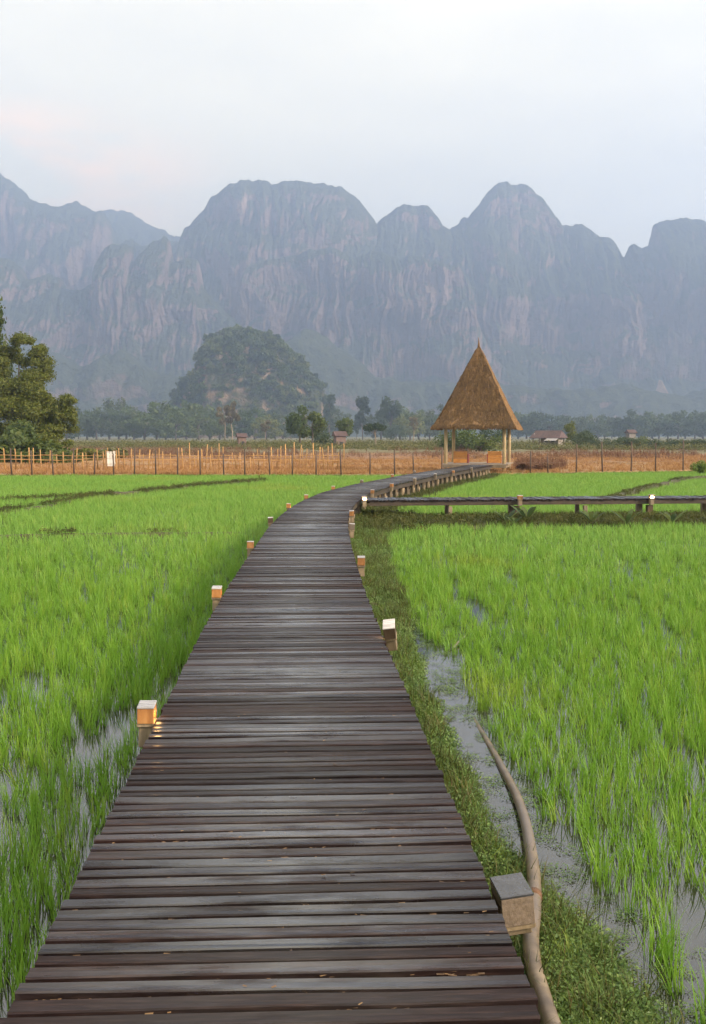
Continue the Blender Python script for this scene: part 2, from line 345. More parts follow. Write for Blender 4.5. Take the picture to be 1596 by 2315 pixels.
    m = Mat('grey_roof_sheet'); n = m.noise(m.coord('Object', (1, 1, 1)), 1.5, 5); m.color(m.ramp(n, [(0.3, (0.22, 0.20, 0.19)), (0.7, (0.36, 0.33, 0.31))])); m.rough(0.6); M['tingrey'] = m.m
    M['hutwall'] = wood('grey_hut_board', (0.16, 0.14, 0.12), (0.26, 0.23, 0.20), (0.34, 0.31, 0.27), axis=(6, 6, 1)).m
    m = Mat('dark_opening'); m.color((0.02, 0.02, 0.022)); m.rough(0.6); M['dark'] = m.m
    m = Mat('pink_plaster'); n = m.noise(m.coord('Object', (1, 1, 1)), 2, 4); m.color(m.ramp(n, [(0.3, (0.12, 0.08, 0.065)), (0.7, (0.19, 0.12, 0.10))])); m.rough(0.8); M['pink'] = m.m
    m = Mat('pvc_pipe'); n = m.noise(m.coord('World', (3, 3, 3)), 3, 6, 0.6); n2 = m.noise(m.coord('World', (0.8, 0.8, 0.8)), 1.2, 3)
    c = m.ramp(n, [(0.25, (0.07, 0.05, 0.034)), (0.55, (0.165, 0.12, 0.075)), (0.8, (0.30, 0.235, 0.145))])
    c = m.mix(m.rmap(n2, 0.42, 0.6, 0, 0.75), c, (0.16, 0.13, 0.115)); m.color(c); m.rough(0.45); m.bump(n, 0.15, 0.01); M['pipe'] = m.m
    m = Mat('rust_ring'); m.color((0.13, 0.06, 0.025)); m.rough(0.7); M['rust'] = m.m
    m = Mat('dry_leaf_litter'); ge = m.n('NewGeometry'); m.color(m.ramp(ge.outputs['Random Per Island'], [(0, (0.07, 0.04, 0.018)), (0.6, (0.16, 0.085, 0.03)), (1, (0.26, 0.16, 0.07))])); m.rough(0.8); M['litter'] = m.m
make_materials()

# ------------------------------------------------------------------ scatter (geometry-node instances for uncountable stuff)
def proto_collection(name, meshes):
    col = bpy.data.collections.new(name)
    for k, me in enumerate(meshes):
        o = bpy.data.objects.new(f'{name}_{k:02d}', me); col.objects.link(o)
    return col
def scatter(name, label, cat, pts, rot, scl, col, nproto, mat, parent=None, seed=0):
    n = len(pts); r = np.random.default_rng(seed)
    me = bpy.data.meshes.new(name); me.vertices.add(n); me.vertices.foreach_set('co', np.asarray(pts, np.float32).ravel())
    me.materials.append(mat)
    a = me.attributes.new('rot', 'FLOAT_VECTOR', 'POINT'); a.data.foreach_set('vector', np.asarray(rot, np.float32).ravel())
    scl = np.asarray(scl, np.float32)
    if scl.ndim == 1: scl = np.repeat(scl[:, None], 3, 1)
    a = me.attributes.new('scl', 'FLOAT_VECTOR', 'POINT'); a.data.foreach_set('vector', scl.ravel())
    a = me.attributes.new('idx', 'INT', 'POINT'); a.data.foreach_set('value', r.integers(0, nproto, n).astype(np.int32))
    o = link(name, me, parent); tag(o, label, cat, None, 'stuff')
    ng = bpy.data.node_groups.new(name + '_scatter', 'GeometryNodeTree')
    ng.interface.new_socket('Geometry', in_out='INPUT', socket_type='NodeSocketGeometry'); ng.interface.new_socket('Geometry', in_out='OUTPUT', socket_type='NodeSocketGeometry')
    N = ng.nodes.new; L = ng.links.new
    gi = N('NodeGroupInput'); go = N('NodeGroupOutput'); ip = N('GeometryNodeInstanceOnPoints'); ci = N('GeometryNodeCollectionInfo')
    ci.inputs['Collection'].default_value = col; ci.inputs['Separate Children'].default_value = True; ci.inputs['Reset Children'].default_value = True
    ip.inputs['Pick Instance'].default_value = True
    for nm, ty, sock in (('rot', 'FLOAT_VECTOR', 'Rotation'), ('scl', 'FLOAT_VECTOR', 'Scale'), ('idx', 'INT', 'Instance Index')):
        na = N('GeometryNodeInputNamedAttribute'); na.data_type = ty; na.inputs['Name'].default_value = nm; L(na.outputs['Attribute'], ip.inputs[sock])
    L(gi.outputs[0], ip.inputs['Points']); L(ci.outputs[0], ip.inputs['Instance']); L(ip.outputs[0], go.inputs[0])
    md = o.modifiers.new('scatter', 'NODES'); md.node_group = ng
    return o

def blade_tuft(name, nb, h, spread, lean, w, mat, seed, segs=4, hv=0.35):
    r = np.random.default_rng(seed); V = []; Fq = []
    for _ in range(nb):
        a = r.uniform(0, 2 * math.pi); rr = spread * math.sqrt(r.random()); bx, by = rr * math.cos(a), rr * math.sin(a)
        d = a + r.normal(0, 0.9); H = h * (1 - hv * r.random()); ln = lean * H * r.uniform(0.3, 1.4); ww = w * r.uniform(0.7, 1.2)
        sx, sy = -math.sin(d) * ww / 2, math.cos(d) * ww / 2; i0 = len(V)
        for k in range(segs + 1):
            t = k / segs; off = ln * t ** 2.0; z = H * (t - 0.28 * (ln / H) * t ** 3)
            cx, cy = bx + math.cos(d) * off, by + math.sin(d) * off; kk = (1 - t ** 1.8) * 0.95 + 0.05
            V += [(cx - sx * kk, cy - sy * kk, z), (cx + sx * kk, cy + sy * kk, z)]
        for k in range(segs): b = i0 + 2 * k; Fq.append((b, b + 1, b + 3, b + 2))
    return np_mesh(name, np.array(V), np.array(Fq), mat, True)
def leaf_clump(name, nl, rx, rz, ls, mat, seed, up=0.6, aspect=0.55):
    """low mat of small oval leaves (creeping weed) or a bushy clump"""
    r = np.random.default_rng(seed); V = []; Fq = []
    for _ in range(nl):
        a = r.uniform(0, 2 * math.pi); rr = math.sqrt(r.random()); h = rz * r.random() * (1.1 - rr * 0.8)
        p = Vector((rx * rr * math.cos(a), rx * rr * math.sin(a), h))
        nrm = Vector((r.normal(0, 1), r.normal(0, 1), up + abs(r.normal(0, 1)))).normalized()
        t = nrm.orthogonal().normalized(); t.rotate(Matrix.Rotation(r.uniform(0, 6.28), 3, nrm)); b = nrm.cross(t); L_ = ls * r.uniform(0.6, 1.3)
        i = len(V); V += [p - t * L_ * .5, p + b * L_ * aspect * .5 , p + t * L_ * .5 - nrm * L_ * 0.15, p - b * L_ * aspect * .5]; Fq.append((i, i + 1, i + 2, i + 3))
    return np_mesh(name, np.array([tuple(v) for v in V]), np.array(Fq), mat)

# ================================================================== SETTING
GZ = -0.62       # paddy mud
WZ = -0.55       # paddy water
def grid_sheet(name, x0, x1, y0, y1, nx, ny, zf, mat):
    X, Y = np.meshgrid(np.linspace(x0, x1, nx), np.linspace(y0, y1, ny)); Z = zf(X, Y)
    V = np.stack([X, Y, Z], -1).reshape(-1, 3); i = np.arange((ny - 1) * (nx - 1)); r_, c_ = i // (nx - 1), i % (nx - 1); a = r_ * nx + c_
    return np_mesh(name, V, np.stack([a, a + 1, a + nx + 1, a + nx], 1), mat, True)

# the deck's centre line, metres
CL = np.array([(-0.12, 0.6), (-0.165, 1.6), (-0.22, 2.9), (-0.256, 3.7), (-0.326, 5.0), (-0.371, 6.0), (-0.448, 7.5), (-0.525, 9.0), (-0.60, 11.0), (-0.66, 13.0), (-0.714, 15.0), (-0.776, 18.0), (-0.79, 20.0), (-0.77, 22.0),
               (-0.635, 25.5), (-0.22, 30.0), (0.61, 34.6), (1.12, 36.8), (1.67, 39.0), (2.75, 43.4), (3.74, 47.0), (5.75, 53.6), (6.95, 58.2)])
def resample(P, n=1200):
    s = np.r_[0, np.cumsum(np.hypot(*np.diff(P, axis=0).T))]
    t = np.linspace(0, s[-1], n); Q = np.stack([np.interp(t, s, P[:, 0]), np.interp(t, s, P[:, 1])], 1)
    k = 61; ker = np.hanning(k + 2)[1:-1]; ker /= ker.sum()
    pad = np.vstack([Q[0] + (Q[0] - Q[1:k // 2 + 1][::-1]), Q, Q[-1] + (Q[-1] - Q[-k // 2:-1][::-1])])
    S = np.stack([np.convolve(pad[:, c], ker, 'valid')[:n] for c in (0, 1)], 1)
    s = np.r_[0, np.cumsum(np.hypot(*np.diff(S, axis=0).T))]
    return S, s
CP, CS = resample(CL); PATH_LEN = CS[-1]
def path(s):
    p = np.array([np.interp(s, CS, CP[:, 0]), np.interp(s, CS, CP[:, 1])]); e = 0.15
    a = np.array([np.interp(s - e, CS, CP[:, 0]), np.interp(s - e, CS, CP[:, 1])]); b = np.array([np.interp(s + e, CS, CP[:, 0]), np.interp(s + e, CS, CP[:, 1])])
    d = (b - a) / max(1e-6, np.hypot(*(b - a))); return p, d
def s_at_y(y): return float(np.interp(y, CP[:, 1], CS))
def path_offset(X, Y):
    """signed distance to the right of the deck's centre line (approximate, the path is a graph over Y)"""
    cx = np.interp(Y, CP[:, 1], CP[:, 0]); sl = np.interp(Y, CP[:-1, 1], np.diff(CP[:, 0]) / np.diff(CP[:, 1]))
    return (X - cx) / np.sqrt(1 + sl ** 2)
HALF = 0.75
def half_w(y): return float(np.interp(y, [4, 9, 15, 22], [0.75, 0.738, 0.705, 0.69]))

def seg_dist(X, Y, P):
    d = np.full(np.shape(X), 1e9)
    for (ax, ay), (bx, by) in zip(P[:-1], P[1:]):
        vx, vy = bx - ax, by - ay; t = np.clip(((X - ax) * vx + (Y - ay) * vy) / (vx * vx + vy * vy), 0, 1)
        d = np.minimum(d, np.hypot(X - ax - t * vx, Y - ay - t * vy))
    return d
# low earth bunds between the paddies
def G2(x, y, z=-0.5): p = gp(x, y, z); return (p.x, p.y)
BUND_A = [G2(-260, 1216), G2(15, 1210), G2(240, 1207), G2(545, 1203)]
BUND_B = [G2(-160, 1133), G2(100, 1129), G2(200, 1124), G2(330, 1112), G2(470, 1098), G2(590, 1088)]
BUND_C = [G2(-160, 1178), G2(20, 1155), G2(110, 1142), G2(210, 1123.5)]
BR0 = np.array([-0.20, 26.45]); BR1 = np.array([11.6, 27.75])      # near edge of the branch deck
BUND_D = [(0.7, 26.0), (3.0, 26.1), (6.0, 26.45), (9.0, 26.8), (13.5, 27.3)]
BUND_E = [G2(1640, 1078), G2(1545, 1084), G2(1440, 1110), G2(1350, 1140)]
FENCE_Y = lambda x: 56.0 + 0.0 * x + np.clip(x - 4, 0, 40) * 0.42
DRY_Y = lambda x: FENCE_Y(x) - 0.35

def build_ground():
    far = grid_sheet('ground', -1700, 1700, 150, 3650, 40, 40, lambda X, Y: np.full_like(X, -1.2), M['dry']); tag(link('ground', far), kind='structure')
    pad = grid_sheet('paddy_soil', -40, 40, -6, 75, 160, 160, lambda X, Y: GZ + 0.02 * fbm(X * 1.3, Y * 1.3), M['mud']); tag(link('paddy_soil', pad), kind='structure')
    wat = raw_mesh('water', [(-40, -6, WZ), (40, -6, WZ), (40, 74, WZ), (-40, 74, WZ)], [(0, 1, 2, 3)], M['water']); tag(link('water', wat), kind='structure')
    nx, ny = 260, 90; xs = np.linspace(-90, 120, nx); t = np.linspace(0, 1, ny) ** 1.6
    X = np.repeat(xs[None], ny, 0); y0 = np.where(xs < 4, 56.0, 56.0 + np.clip(xs - 4, 0, 26) * 0.42) - 0.35; Y = y0[None] + (400 - y0[None]) * t[:, None]
    Z = -0.45 + 0.10 * fbm(X * 0.4, Y * 0.3) + 0.25 * fbm(X * 0.05, Y * 0.05 + 3) * np.clip((Y - 60) / 30, 0, 1); Z[0] = -0.75; Z = np.where(Y > 300, Z - (Y - 300) / 100 * 0.9, Z)
    V = np.stack([X, Y, Z], -1).reshape(-1, 3); i = np.arange((ny - 1) * (nx - 1)); r_, c_ = i // (nx - 1), i % (nx - 1); a = r_ * nx + c_
    tag(link('dry_field', np_mesh('dry_field', V, np.stack([a, a + 1, a + nx + 1, a + nx], 1), M['dry'], True)), kind='structure')
    wide = grid_sheet('terrain', -1500, 1500, 75, 420, 30, 20, lambda X, Y: np.full_like(X, -1.0), M['dry']); tag(link('terrain', wide), kind='structure')
build_ground()

def bund(name, P, w, h, seed):
    P = np.array(P); s = np.r_[0, np.cumsum(np.hypot(*np.diff(P, axis=0).T))]; n = int(s[-1] / 0.25) + 2; t = np.linspace(0, s[-1], n)
    Q = np.stack([np.interp(t, s, P[:, 0]), np.interp(t, s, P[:, 1])], 1); d = np.gradient(Q, axis=0); d /= np.hypot(*d.T)[:, None]; nr = np.stack([d[:, 1], -d[:, 0]], 1)
    prof = np.linspace(-1, 1, 9); V = np.zeros((n, 9, 3)); wob = 1 + 0.25 * fbm(t * 0.6, seed)
    for k, u in enumerate(prof):
        V[:, k, :2] = Q + nr * (u * w * wob)[:, None] + 0.03 * np.stack([fbm(t * 2, k + seed), fbm(t * 2, k + 9 + seed)], 1)
        V[:, k, 2] = -0.64 + (0.64 + WZ + h * (1 + 0.5 * fbm(t * 0.9, seed + 4))) * (1 - abs(u) ** 2.2) + 0.02 * fbm(t * 3, k * 0.8 + seed)
    i = np.arange((n - 1) * 8); r_, c_ = i // 8, i % 8; a = r_ * 9 + c_
    o = link(name, np_mesh(name, V.reshape(-1, 3), np.stack([a, a + 9, a + 10, a + 1], 1), M['bank'], True)); tag(o, kind='structure'); return Q, nr
BUNDS = {}
for k, (P, w, h) in enumerate(((BUND_A, .13, .06), (BUND_B, .22, .13), (BUND_C, .16, .07), (BUND_D, 1.5, .10), (BUND_E, .35, .14))):
    BUNDS[k] = bund('earth_bank', P, w, h, k * 11.3)
# damp verge along the right side of the deck
def verge():
    ys = np.linspace(1.0, 57.5, 260); offs = np.linspace(-1.0, 1.0, 13); V = np.zeros((len(ys), 13, 3))
    for j, y in enumerate(ys):
        p, d = path(s_at_y(y)); n = np.array([d[1], -d[0]])
        w = verge_w(y); c = 0.1
        for k, u in enumerate(offs):
            off = c + (w - c) * (u * 0.5 + 0.5); q = p + n * off; V[j, k, :2] = q
            V[j, k, 2] = -0.46 - 0.20 * (u * 0.5 + 0.5) ** 3 + 0.03 * vnoise(q[0] * 4, q[1] * 2.5) - (0.12 if k == 12 else 0)
    i = np.arange((len(ys) - 1) * 12); r_, c_ = i // 12, i % 12; a = r_ * 13 + c_
    tag(link('grassy_verge', np_mesh('grassy_verge', V.reshape(-1, 3), np.stack([a, a + 1, a + 14, a + 13], 1), M['bank'], True)), kind='structure')
def verge_w(y):
    y = np.asarray(y, float)
    w = np.interp(y, [1, 3.0, 4.3, 4.9, 5.4, 8, 11, 13, 20, 24, 30, 58], [1.26, 1.28, 1.24, 1.08, 0.95, 0.98, 1.05, 1.25, 1.30, 1.6, 1.25, 1.3])
    return w + 0.07 * fbm(y * 1.7, 3.3)
verge()

# ------------------------------------------------------------------ mountains
def massif(name, sky, D, depth, mat, seed, nu=420, nv=110, rough=1.0, base=-3.0, cliff=0.55, jag=1.0, fl=1.0):
    sky = np.array(sky, float); X = np.array([at(x, y, D).x for x, y in sky]); Z = np.array([at(x, y, D).z for x, y in sky])
    us = np.linspace(X[0], X[-1], nu); H = np.interp(us, X, Z); S = D / 2500.0
    H = H + 1.5 * jag * S * (7.0 * fbm(us / (60 * S), seed, o=3) * 0.6 + 4.5 * fbm(us / (14 * S), seed + 5, o=4))
    v = np.r_[np.linspace(0, 0.45, nv // 4), np.linspace(0.45, 1.0, nv - nv // 4)[1:], [1.06, 1.14, 1.25, 1.4, 1.7]]; U, Vv = np.meshgrid(us, v)
    c0 = cliff + 0.16 * fbm(U / (220 * S), Vv * 0.6, seed, o=3); lowf = 0.30 + 0.13 * fbm(U / (260 * S), seed + 9.0, o=2)
    t = np.clip(Vv / c0, 0, 1); lower = lowf * t ** 1.15
    q = np.clip((Vv - c0) / (1 - c0), 0, 1); g = 0.62 * (1 - (1 - np.clip(q / 0.55, 0, 1)) ** 1.4) + 0.38 * (1 - (1 - q) ** 2)
    # terraces: karst breaks into stacked walls
    g = g + 0.035 * np.sin(g * 14 + 5 * fbm(U / (170 * S), seed + 2.2)) * (1 - q) * q * 4
    P = np.where(Vv < c0, lower, lowf + (1 - lowf) * g); back = np.clip((Vv - 1) / 0.7, 0, 1); P = np.where(Vv > 1, 1 - 0.9 * back ** 1.3, P)
    Zz = base + (H[None] - base) * P
    Y = D - depth * (1 - Vv)
    mid = np.clip(P * (1.15 - P) * 3.2, 0, 1) * rough
    Uw = U + S * 22 * fbm(U / (150 * S), Zz / (110 * S), seed + 4.0, o=3); Zw = Zz + S * 20 * fbm(U / (90 * S), Zz / (90 * S), seed + 14.0, o=3)
    amp = np.clip(0.55 + 1.5 * fbm(U / (200 * S), Zz / (160 * S), seed + 21.0, o=2), 0.1, 1.4)
    rid = 1 - np.abs(fbm(Uw / (80 * S) * fl, Zw / (420 * S), seed + 1.5, o=5, gain=0.6)) * 2
    rid2 = 1 - np.abs(fbm(Uw / (24 * S) * fl, Zw / (130 * S), seed + 7.5, o=4, gain=0.6)) * 2
    big = fbm(U / (300 * S), Zz / (240 * S), seed + 3.0, o=3)
    iso = fbm(Uw / (48 * S), Zw / (40 * S), seed + 6.0, o=5, gain=0.62)
    rid3 = 1 - np.abs(fbm(Uw / (10 * S) * fl, Zw / (70 * S), seed + 17.5, o=3, gain=0.6)) * 2
    Y = Y - mid * S * (9 * rid3 + 26 * amp * rid + 15 * amp * rid2 + 100 * big + 20 * iso)
    Uo = U + mid * S * 6 * fbm(U / (45 * S), Zz / (50 * S), seed + 8, o=3)
    Zo = Zz + mid * S * 8 * fbm(U / (20 * S), Vv * 16, seed + 12, o=4)
    Vt = np.stack([Uo, Y, Zo], -1).reshape(-1, 3); nvv = len(v); i = np.arange((nvv - 1) * (nu - 1)); r_, c_ = i // (nu - 1), i % (nu - 1); a = r_ * nu + c_
    me = np_mesh(name, Vt, np.stack([a, a + 1, a + nu + 1, a + nu], 1), mat, False)
    o = link(name, me); tag(o, kind='structure'); return o
massif('mountain', [(150, 640), (180, 500), (240, 488), (290, 487), (340, 505), (395, 535), (450, 560), (520, 620), (640, 720)], 3450, 500, M['karst_green'], 1.0, 160, 50)
massif('mountain', [(-420, 470), (-260, 440), (-120, 425), (-40, 400), (0, 402), (30, 418), (60, 440), (80, 460), (120, 471), (135, 473), (155, 467), (180, 466), (200, 476), (225, 490), (245, 490), (258, 515), (275, 550), (330, 640), (430, 760)], 2950, 420, M['karst'], 2.0, 300, 90)
massif('mountain', [(200, 700), (250, 590), (275, 556), (300, 543), (330, 556), (365, 552), (385, 545), (405, 540), (430, 570), (500, 690)], 2780, 250, M['karst'], 3.0, 160, 70)
massif('mountain', [(300, 800), (385, 620), (405, 572), (412, 545), (420, 515), (455, 480), (480, 450), (515, 432), (560, 422), (600, 421), (625, 427), (680, 428), (720, 430), (770, 435), (800, 450), (825, 470), (848, 497), (853, 503), (870, 490), (900, 477), (935, 473), (965, 478), (985, 500), (1000, 520), (1012, 523), (1030, 510), (1055, 492), (1085, 465), (1100, 440), (1115, 422), (1145, 412), (1180, 420), (1200, 432), (1225, 455), (1245, 485), (1265, 510), (1290, 514), (1310, 510), (1330, 525), (1355, 535), (1370, 560), (1380, 590), (1405, 640), (1500, 800)], 2600, 430, M['karst'], 4.0, 620, 150)
massif('mountain', [(1300, 800), (1365, 625), (1380, 603), (1395, 590), (1410, 580), (1420, 556), (1430, 556), (1445, 570), (1462, 560), (1475, 515), (1500, 500), (1530, 493), (1560, 498), (1600, 510), (1680, 545), (1760, 520), (1860, 560), (1990, 640)], 2480, 380, M['karst_green'], 5.0, 340, 120)
massif('mountain', [(-420, 600), (-200, 560), (-60, 575), (0, 590), (30, 592), (50, 605), (62, 640), (95, 630), (115, 622), (140, 635), (150, 655), (190, 662), (215, 645), (230, 635), (234, 575), (255, 562), (300, 560), (306, 602), (320, 580), (345, 548), (372, 533), (384, 545), (388, 592), (415, 588), (432, 590), (452, 600), (458, 655), (520, 720), (620, 800)], 2250, 260, M['karst'], 6.0, 520, 120, cliff=0.42, jag=0.7, fl=1.2)
massif('mountain', [(440, 830), (520, 720), (560, 610), (620, 592), (700, 575), (760, 572), (800, 590), (850, 575), (900, 585), (950, 588), (1000, 596), (1030, 600), (1058, 640), (1072, 720), (1110, 800), (1180, 860)], 2280, 230, M['karst'], 7.0, 420, 120, cliff=0.42, fl=1.3)
massif('mountain', [(-420, 740), (-200, 760), (60, 790), (130, 800), (200, 830), (280, 795), (370, 850), (480, 860), (600, 800), (700, 745), (770, 790), (850, 850), (960, 872), (1100, 862), (1300, 885), (1400, 872), (1460, 880), (1540, 900), (1640, 860), (1800, 820), (2000, 860)], 1850, 260, M['karst_green'], 8.0, 480, 90, rough=0.7)
massif('cliff', [(1452, 962), (1462, 925), (1470, 903), (1478, 878), (1483, 862), (1490, 882), (1499, 905), (1506, 930), (1514, 962)], 1900, 50, M['bare'], 9.0, 90, 60, jag=0.8, cliff=0.3)

def crown_mesh(name, blobs, n, ls, mat, seed, shell=0.55, up=0.25, aspect=0.6):
    """leaf clumps spread through the volume of several ellipsoids"""
    r = np.random.default_rng(seed); B = np.array(blobs, float); vol = (B[:, 3] * B[:, 4] * B[:, 5]) ** (2 / 3); k = r.choice(len(B), n, p=vol / vol.sum())
    d = r.normal(size=(n, 3)); d /= np.linalg.norm(d, axis=1)[:, None]; rad = (shell + (1 - shell) * r.random(n)) * (1 + 0.16 * r.normal(size=n))
    P = B[k, :3] + d * B[k, 3:6] * rad[:, None]
    nrm = d * 0.8 + r.normal(size=(n, 3)) * 0.75 + np.array([0, 0, up]); nrm /= np.linalg.norm(nrm, axis=1)[:, None]
    t = np.cross(nrm, r.normal(size=(n, 3))); t /= np.linalg.norm(t, axis=1)[:, None]; b = np.cross(nrm, t); L_ = (ls * r.uniform(0.55, 1.35, n))[:, None]
    V = np.stack([P - t * L_ * .5, P + b * L_ * aspect * .5 - nrm * L_ * .08, P + t * L_ * .5, P - b * L_ * aspect * .5 - nrm * L_ * .08], 1).reshape(-1, 3)
    return np_mesh(name, V, np.arange(4 * n).reshape(n, 4), mat)
def blobs_for(kind, seed):
    r = np.random.default_rng(seed); out = []
    # unit tree: height 1, crown radius as fraction
    if kind == 'round':
        for _ in range(16):
            a = r.uniform(0, 6.28); q = 0.30 * math.sqrt(r.random()); z = 0.40 + 0.50 * r.random(); k = r.uniform(0.10, 0.17); out.append((q * math.cos(a), q * math.sin(a), z - q * 0.35, k, k, k * 0.8))
    elif kind == 'tall':
        for _ in range(16):
            z = 0.28 + 0.66 * r.random(); a = r.uniform(0, 6.28); q = 0.17 * math.sqrt(r.random()) * (1.1 - 0.5 * z); k = r.uniform(0.06, 0.115); out.append((q * math.cos(a), q * math.sin(a), z, k, k, k * 1.15))
    elif kind == 'umbrella':
        for _ in range(14):
            a = r.uniform(0, 6.28); q = 0.46 * math.sqrt(r.random()); k = r.uniform(0.11, 0.17); out.append((q * math.cos(a), q * math.sin(a), 0.80 - q * 0.35 + r.normal(0, 0.03), k, k, k * 0.55))
    elif kind == 'sparse':
        for _ in range(11):
            z = 0.5 + 0.46 * r.random(); a = r.uniform(0, 6.28); q = 0.24 * math.sqrt(r.random()); k = r.uniform(0.05, 0.10); out.append((q * math.cos(a), q * math.sin(a), z, k, k, k * 0.8))
    elif kind == 'bush':
        for _ in range(16):
            a = r.uniform(0, 6.28); q = 0.50 * math.sqrt(r.random()); z = 0.2 + 0.62 * r.random() * (1 - q * 0.9); k = r.uniform(0.16, 0.26); out.append((q * math.cos(a), q * math.sin(a), z, k, k, k * 0.85))
    elif kind == 'broad':
        for _ in range(24):
            a = r.uniform(0, 6.28); q = 0.44 * math.sqrt(r.random()); z = 0.16 + 0.70 * r.random() * (1.05 - q * 0.9); k = r.uniform(0.10, 0.17); out.append((q * math.cos(a), q * math.sin(a), z, k, k, k * 0.8))
    return out
def trunk_mesh(name, kind, mat, seed):
    r = random.Random(seed); mb = MB(); top = {'round': .7, 'tall': .85, 'umbrella': .72, 'sparse': .9, 'bush': .35, 'broad': .5}[kind]; w = {'tall': .016, 'sparse': .018, 'umbrella': .028}.get(kind, .024)
    pts = [(r.gauss(0, .012) * k, r.gauss(0, .012) * k, top * k / 4 - (0.02 if k == 0 else 0)) for k in range(5)]
    mb.tube(pts, [w * 1.3, w, w * .8, w * .6, w * .3], 6)
    for _ in range(5):
        z = top * r.uniform(.45, .85); a = r.uniform(0, 6.28); L_ = r.uniform(.16, .30) * (1.5 if kind == 'umbrella' else 1)
        mb.tube([(0, 0, z), (L_ * .5 * math.cos(a), L_ * .5 * math.sin(a), z + L_ * .35), (L_ * math.cos(a), L_ * math.sin(a), z + L_ * .6)], [w * .5, w * .35, w * .12], 5)
    return raw_mesh(name, mb.v, mb.f, mat, True)

# ---- the wooded karst knoll
def knoll():
    sky = [(366, 935), (385, 905), (398, 880), (420, 850), (436, 825), (452, 800), (468, 770), (474, 748), (488, 737), (510, 732), (545, 730), (570, 733), (600, 740), (628, 748), (640, 770), (655, 780), (680, 795), (690, 812), (700, 838), (722, 850), (738, 865), (742, 900), (756, 912), (768, 950)]
    D = 980; K = D / 620; X = np.array([at(560 + (x - 560) * 0.955, y, D).x for x, y in sky]); Z = np.array([at(x, y, D).z for x, y in sky]); nu, nv = 150, 90
    us = np.linspace(X[0], X[-1], nu); H = np.interp(us, X, Z) - 5.0 * K; w = np.linspace(-1, 1, nv); U, W = np.meshgrid(us, w); Zz = -2 + (H[None] + 2) * (1 - np.abs(W) ** 2.4)
    rid = fbm(U / 14 / K, Zz / 28 / K, 2.0, o=4); Y = D + W * 42 * K * (0.5 + 0.5 * (H[None] / H.max())) - 11 * K * rid * (1 - W ** 2); Zz = Zz + 3.2 * K * fbm(U / 9 / K, W * 6, 5.0, o=4) * (1 - W ** 4)
    V = np.stack([U, Y, Zz], -1).reshape(-1, 3); i = np.arange((nv - 1) * (nu - 1)); r_, c_ = i // (nu - 1), i % (nu - 1); a = r_ * nu + c_; Q = np.stack([a, a + 1, a + nu + 1, a + nu], 1)
    o = link('hill', np_mesh('hill', V, Q, M['karst_hill'], False)); tag(o, kind='structure')
    cr = [crown_mesh('knoll_tree', blobs_for('bush', 60 + k), 260, 0.24, (M['tree'], M['tree'], M['darktree'], M['olive'])[k], 60 + k, up=0.5) for k in range(4)]
    col = proto_collection('knoll_tree', cr); r = np.random.default_rng(5); pts = []; scl = []
    mid = V[Q].mean(1)
    for k in r.permutation(len(Q)):
        p = mid[k]; bare = fbm(p[0] / 16 / K, p[2] / 20 / K, 7.0, o=3)
        if p[1] > D + 25 * K: continue
        if p[2] > 40 * K and p[0] < at(512, 0, D).x and bare > -0.25 and r.random() < 0.8: continue     # bare rock at the left of the summit
        if r.random() < (0.15 if bare < 0.04 else 0.035): pts.append(p - np.array([0, 0, 1.0])); scl.append(K * (2.0 + 4.8 * r.random() ** 1.6) * (0.8 if p[2] > 55 * K else 1))
    pts = np.array(pts); rot = np.zeros((len(pts), 3)); rot[:, 2] = r.uniform(0, 6.28, len(pts)); s = np.array(scl)[:, None] * np.stack([np.ones(len(pts)), np.ones(len(pts)), r.uniform(0.7, 1.15, len(pts))], 1)
    scatter('forest', 'dense green scrub forest covering the small rocky hill', 'forest', pts, rot, s, col, 4, M['tree'], seed=4)
knoll()

# ================================================================== BOARDWALK
def plank_mesh(name, L_, w, th, seed, segs=4, mat=None):
    r = np.random.default_rng(seed); xs = np.linspace(-L_ / 2, L_ / 2, segs + 1); V = []; Fq = []; cup = r.uniform(-0.0006, 0.0032)
    xs[0] += r.normal(0, 0.003); xs[-1] += r.normal(0, 0.003)
    for x in xs:
        a, b = r.normal(0, 0.0016, 2); z = r.normal(0, 0.0010); c = cup * r.uniform(0.6, 1.3)
        V += [(x, -w / 2 + a, -th), (x, w / 2 + b, -th), (x, w / 2 + b, z - 0.004), (x, w / 2 - 0.006 + b, z), (x, r.normal(0, 0.004), z - c), (x, -w / 2 + 0.006 + a, z), (x, -w / 2 + a, z - 0.004)]
    for k in range(segs):
        for j in range(7):
            a = k * 7 + j; b = k * 7 + (j + 1) % 7; Fq.append((a, b, b + 7, a + 7))
    me = raw_mesh(name, V, Fq + [tuple(reversed(range(7))), tuple(segs * 7 + j for j in range(7))], mat)
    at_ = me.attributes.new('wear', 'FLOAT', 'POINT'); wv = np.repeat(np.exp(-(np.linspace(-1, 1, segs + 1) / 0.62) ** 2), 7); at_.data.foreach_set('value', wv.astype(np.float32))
    return me
def join_planks(name, items, mat):
    V = []; Fq = []; W = []
    for me, mw in items:
        i0 = len(V); V += [tuple(mw @ v.co) for v in me.vertices]; Fq += [tuple(i0 + a for a in p.vertices) for p in me.polygons]
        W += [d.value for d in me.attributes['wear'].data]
    me = raw_mesh(name, V, Fq, mat); a = me.attributes.new('wear', 'FLOAT', 'POINT'); a.data.foreach_set('value', np.array(W, np.float32)); return me

